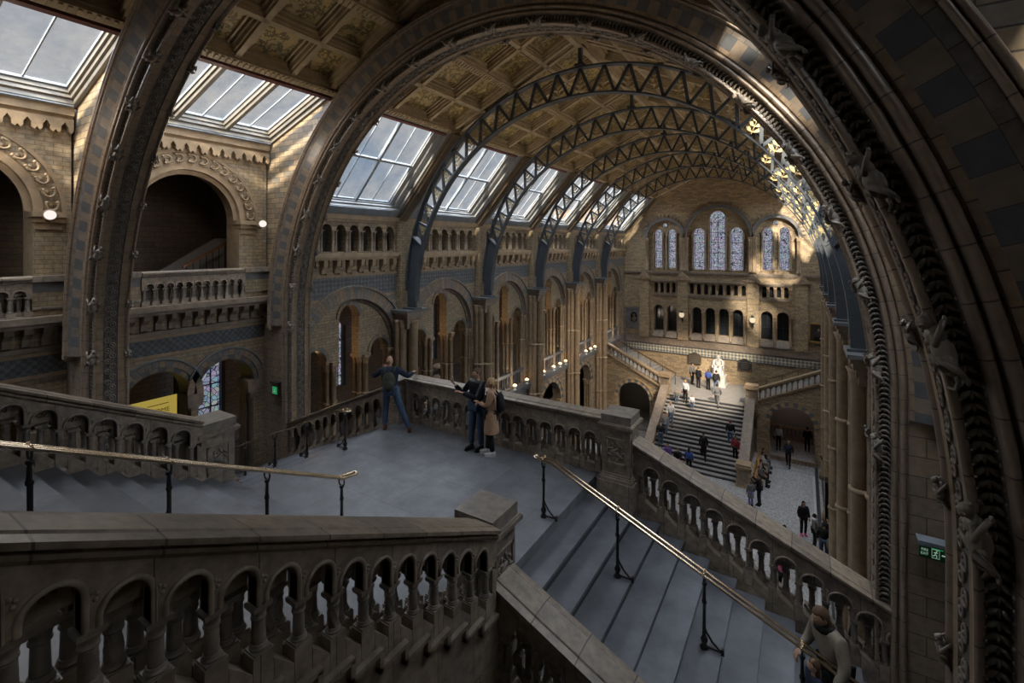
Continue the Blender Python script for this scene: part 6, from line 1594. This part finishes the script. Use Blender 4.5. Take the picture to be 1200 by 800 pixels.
far = [
 ('person in grey jacket standing at the top of the far stair, leftmost beside the statue', (-1.6, 40.2, 3.3), 1.72, 'cloth_grey', 'cloth_black', 'hair_dark', (0.8, -.3), None, {}),
 ('person in black jacket standing second from left before the statue', (-1.0, 39.5, 3.3), 1.65, 'cloth_black', 'cloth_black', 'hair_brown', (.4, .9), None, {}),
 ('person in blue jacket with long hair looking up at the statue', (-.25, 39.4, 3.3), 1.6, 'cloth_blue', 'cloth_black', 'hair_brown', (.3, .9), None, dict(hairlen=.06)),
 ('person with black backpack and pale jeans just in front of the statue', (.42, 38.7, 3.3), 1.75, 'cloth_black', 'cloth_bluejeans', 'hair_dark', (.1, .99), None, dict(pack='cloth_black')),
 ('person in grey hooded top climbing the top steps toward the statue', (.8, 36.5, 2.93), 1.7, 'cloth_grey', 'cloth_grey', 'hair_dark', (0, 1), WALK, {}),
 ('person in white and pink top standing in the sun near the stair top', (-1.35, 36.4, 2.93), 1.68, 'cloth_white', 'cloth_black', 'hair_blond', (-.3, -.9), None, dict(bag='cloth_pink')),
 ('child in orange-beige top at the left of the stair top group', (-1.95, 36.2, 2.75), 1.2, 'cloth_beige', 'cloth_bluejeans', 'hair_blond', (.2, -.9), None, {}),
 ('child in white top at the right of the stair top group', (-.8, 35.9, 2.57), 1.15, 'cloth_white', 'cloth_bluejeans', 'hair_brown', (.2, -.9), None, {}),
 ('person in cream top coming down the sunny left side of the stair', (-2.0, 34.6, 1.65), 1.72, 'cloth_white', 'cloth_bluejeans', 'hair_blond', (.2, -.9), WALK, {}),
 ('person in dark vest and jeans beside the left parapet of the stair', (-2.2, 33.8, 1.1), 1.74, 'cloth_grey', 'cloth_bluejeans', 'hair_dark', (.1, -.9), None, {}),
 ('person in black and white top low on the left side of the stair', (-2.3, 33.0, .73), 1.7, 'cloth_black', 'cloth_bluejeans', 'hair_dark', (.2, -.9), None, {}),
 ('person with red cap and pale jeans high on the right side of the stair', (1.95, 34.1, 1.28), 1.72, 'cloth_black', 'cloth_bluejeans', 'cloth_red', (0, 1), None, {}),
 ('woman in long black coat walking down the middle of the stair', (.5, 32.8, .55), 1.7, 'cloth_black', 'cloth_black', 'hair_dark', (.2, -.95), WALK, dict(coat=.4, hairlen=.06)),
 ('person in purple top sitting on the lower left steps', (-1.7, 32.45, .0), 1.7, 'cloth_purple', 'cloth_black', 'hair_brown', (.2, -.9), SIT, {}),
 ('person in black and white top sitting beside the purple one', (-.95, 32.1, .0), 1.68, 'cloth_black', 'cloth_grey', 'hair_brown', (.1, -.9), SIT, dict(hairlen=.05)),
 ('person in bright blue jacket on the lowest steps', (-.15, 31.5, .0), 1.65, 'cloth_blue', 'cloth_black', 'hair_dark', (0, 1), None, dict(hairlen=.05)),
 ('person in dark red top leaning by the right parapet of the stair', (2.35, 33.2, .73), 1.6, 'cloth_red', 'cloth_black', 'hair_dark', (-.3, -.9), None, {}),
 ('person in grey top sitting on the nearer pine bench', (3.78, 32.3, 0), 1.7, 'cloth_grey', 'cloth_black', 'hair_grey', (1, -.1), SIT, {}),
 ('person in black top sitting on the far end of the nearer bench', (3.78, 33.0, 0), 1.7, 'cloth_black', 'cloth_black', 'hair_dark', (1, -.2), SIT, {}),
 ('person in white shirt sitting on the farther bench', (3.78, 34.3, 0), 1.7, 'cloth_white', 'cloth_grey', 'hair_dark', (1, 0), SIT, {}),
 ('person in dark coat sitting at the far end of the farther bench', (3.78, 35.0, 0), 1.7, 'cloth_black', 'cloth_jeans', 'hair_brown', (1, .1), SIT, {}),
 ('man in black holding a camera up on the mosaic floor', (3.95, 29.7, 0), 1.78, 'cloth_black', 'cloth_black', 'hair_dark', (-.9, .2), TAKE, {}),
 ('child in mauve skirt beside the man holding up a camera', (3.55, 29.4, 0), 1.4, 'cloth_grey', 'cloth_purple', 'hair_brown', (-.5, .8), None, dict(coat=.3)),
 ('person in blue jacket walking out of the right doorway', (5.22, 35.9, 0), 1.72, 'cloth_navy', 'cloth_black', 'hair_grey', (-.1, -1), WALK, {}),
 ('person in white top with a bag just inside the right doorway', (4.55, 38.6, 0), 1.7, 'cloth_white', 'cloth_black', 'hair_dark', (.3, -.9), None, dict(bag='cloth_black')),
 ('dark figure inside the right doorway by the back railing', (6.3, 39.3, 0), 1.72, 'cloth_black', 'cloth_black', 'hair_dark', (0, 1), None, {}),
 ('person with camera standing against the right-hand piers', (7.35, 35.2, 0), 1.75, 'cloth_black', 'cloth_black', 'hair_dark', (-.9, .1), TAKE, {}),
 ('person in black with bright pink shoes on the mosaic floor', (6.05, 27.8, 0), 1.72, 'cloth_black', 'cloth_black', 'hair_dark', (.4, -.8), None, dict(shoes='shoe_pink', hairlen=.08)),
 ('person in dark jacket with pale hood, left of the dark group', (6.5, 26.8, 0), 1.7, 'cloth_khaki', 'cloth_black', 'hair_dark', (.9, .1), None, dict(scarf='cloth_white')),
 ('tall person in black T-shirt and blue jeans with their back to us', (6.85, 26.0, 0), 1.8, 'cloth_black', 'cloth_jeans', 'hair_dark', (0, 1), None, {}),
 ('woman in black facing the tall person in the black T-shirt', (7.05, 26.7, 0), 1.72, 'cloth_black', 'cloth_black', 'hair_dark', (-.3, -.9), None, dict(hairlen=.1)),
 ('child in denim jacket carrying a coral pink backpack', (7.5, 25.4, 0), 1.35, 'cloth_bluejeans', 'cloth_jeans', 'hair_brown', (.8, .5), None, dict(pack='cloth_pink', hairlen=.06)),
 ('dark-haired person bending beside the child with the coral backpack', (7.15, 25.7, 0), 1.55, 'cloth_khaki', 'cloth_black', 'hair_dark', (.6, -.7), None, dict(hairlen=.06)),
 ('person in black half hidden behind the stair balustrade on the mosaic floor', (5.3, 25.0, 0), 1.7, 'cloth_black', 'cloth_black', 'hair_dark', (.3, .9), None, {}),
 ('person in bright pink top glimpsed between the balusters of the right flight', (5.3, 22.6, 0), 1.65, 'cloth_pink', 'cloth_black', 'hair_brown', (.3, .9), None, {}),
]
for (lb, loc, h, tp, lg, hr, d, ps_, kw) in far:
    person(lb, loc, face(*d), h, tp, lg, hr, pose=ps_, **kw)
# ================================================================== LIGHT, SKY, CAMERA
w = bpy.data.worlds.new('World'); SC.world = w; w.use_nodes = True; nt = w.node_tree
for n in list(nt.nodes): nt.nodes.remove(n)
o = N(nt, 'ShaderNodeOutputWorld'); bg = N(nt, 'ShaderNodeBackground'); L(nt, bg.outputs[0], o.inputs[0])
tc = N(nt, 'ShaderNodeTexCoord')
mp = N(nt, 'ShaderNodeMapping'); L(nt, tc.outputs['Generated'], mp.inputs[0]); mp.inputs['Scale'].default_value = (1, 1, 2.2)
n1 = noise(nt, mp.outputs[0], 2.3, 5, .55)
c = ramp(nt, n1, [(.30, (.22, .32, .44)), (.42, (.44, .46, .49)), (.62, (.54, .53, .52))])
L(nt, c, bg.inputs[0]); bg.inputs[1].default_value = SKY
def sun(name, d, e, col, ang):
    l = bpy.data.lights.new(name, 'SUN'); l.energy = e; l.color = col; l.angle = radians(ang)
    o = bpy.data.objects.new(name, l); COL.objects.link(o); o.rotation_euler = Vector(d).to_track_quat('-Z', 'Y').to_euler(); o.location = (0, 0, 30); return o
sun('sun_light', (-.20, .77, -.42), SUN, (1, .86, .66), 4)
sun('sky_light_west', (.52, .04, -.80), SKYW, (.88, .93, 1), 100)
sun('sky_light_east', (-.60, .04, -.75), SKYE, (.9, .95, 1), 100)
def pt(name, loc, e, col, r=.1):
    l = bpy.data.lights.new(name, 'POINT'); l.energy = e; l.color = col; l.shadow_soft_size = r
    o = bpy.data.objects.new(name, l); COL.objects.link(o); o.location = loc; return o
def spot(name, loc, d, e, col, ang, r=.1, blend=.6):
    l = bpy.data.lights.new(name, 'SPOT'); l.energy = e; l.color = col; l.shadow_soft_size = r; l.spot_size = radians(ang); l.spot_blend = blend
    o = bpy.data.objects.new(name, l); COL.objects.link(o); o.location = loc; o.rotation_euler = Vector(d).to_track_quat('-Z', 'Y').to_euler(); return o
WARM = (1, .60, .28); SOFT = (1, .84, .66)
# warm fill lights added behind the arcades of the long wall
for i in range(6):
    c_ = (edges[i] + edges[i + 1]) / 2
    pt('gallery_fill', (-8.9, c_ - .9, 10.6), 11 * LAMP, WARM, .12)
    if i >= 2: pt('ledge_lamp', (-7.3, c_, 7.2), 9 * LAMP, SOFT, .15)
# spotlights on the capitals throw light back on the upper walls
for y in (2.2, 6.4): pt('bay_lamp', (-6.2, y, 16.6), 26 * LAMP, SOFT, .25)
spot('stair_sun_fill', (5.5, 30.0, 14.5), (-.50, .62, -.75), 7800 * LAMP, SOFT, 36, .3); spot('bay_sun_fill', (6.2, 23.0, 14.0), (-14.0, 9.5, -9.0), 2600 * LAMP, SOFT, 44, .3)  # both added, standing in for sun on the far stair and left wall
for y in (6.4, 11.5, 16.5, 21.9, 27.2, 32.5, 38.5):
    for sx in (-1, 1): spot('roof_fill', (sx * 6.9, y, 14.6 if y > 9 else 13.4), (-sx * .75, .05, .66), (75 if y < 9 else 230) * ROOFL, SOFT, 120, .8, 1.0)  # fill added to brighten the roof, no fittings modelled
pt('passage_fill', (5.4, 39.6, 2.9), 14, (1, .75, .65), .2); pt('passage_fill', (-5.4, 39.6, 2.9), 5, SOFT, .2)  # fill added to lift the passages behind the doorways
cam = bpy.data.cameras.new('Camera'); co = bpy.data.objects.new('Camera', cam); COL.objects.link(co)
co.location = (6, 0, 14.5); co.rotation_euler = (pi / 2, 0, radians(31.6))
cam.sensor_width = 36; cam.lens = 553 / 1200 * 36; cam.shift_y = -112 / 1200; cam.clip_start = .05; cam.clip_end = 300
SC.camera = co
SC.view_settings.view_transform = 'Standard'; SC.view_settings.look = 'None'; SC.view_settings.gamma = 1; SC.view_settings.use_curve_mapping = False
SC.view_settings.exposure = EXPO
SC.cycles.max_bounces = 6; SC.cycles.diffuse_bounces = 4; SC.cycles.glossy_bounces = 2; SC.cycles.transmission_bounces = 2; SC.cycles.transparent_max_bounces = 8
SC.cycles.caustics_reflective = False; SC.cycles.caustics_refractive = False; SC.cycles.sample_clamp_indirect = 4
SC.cycles.use_denoising = True
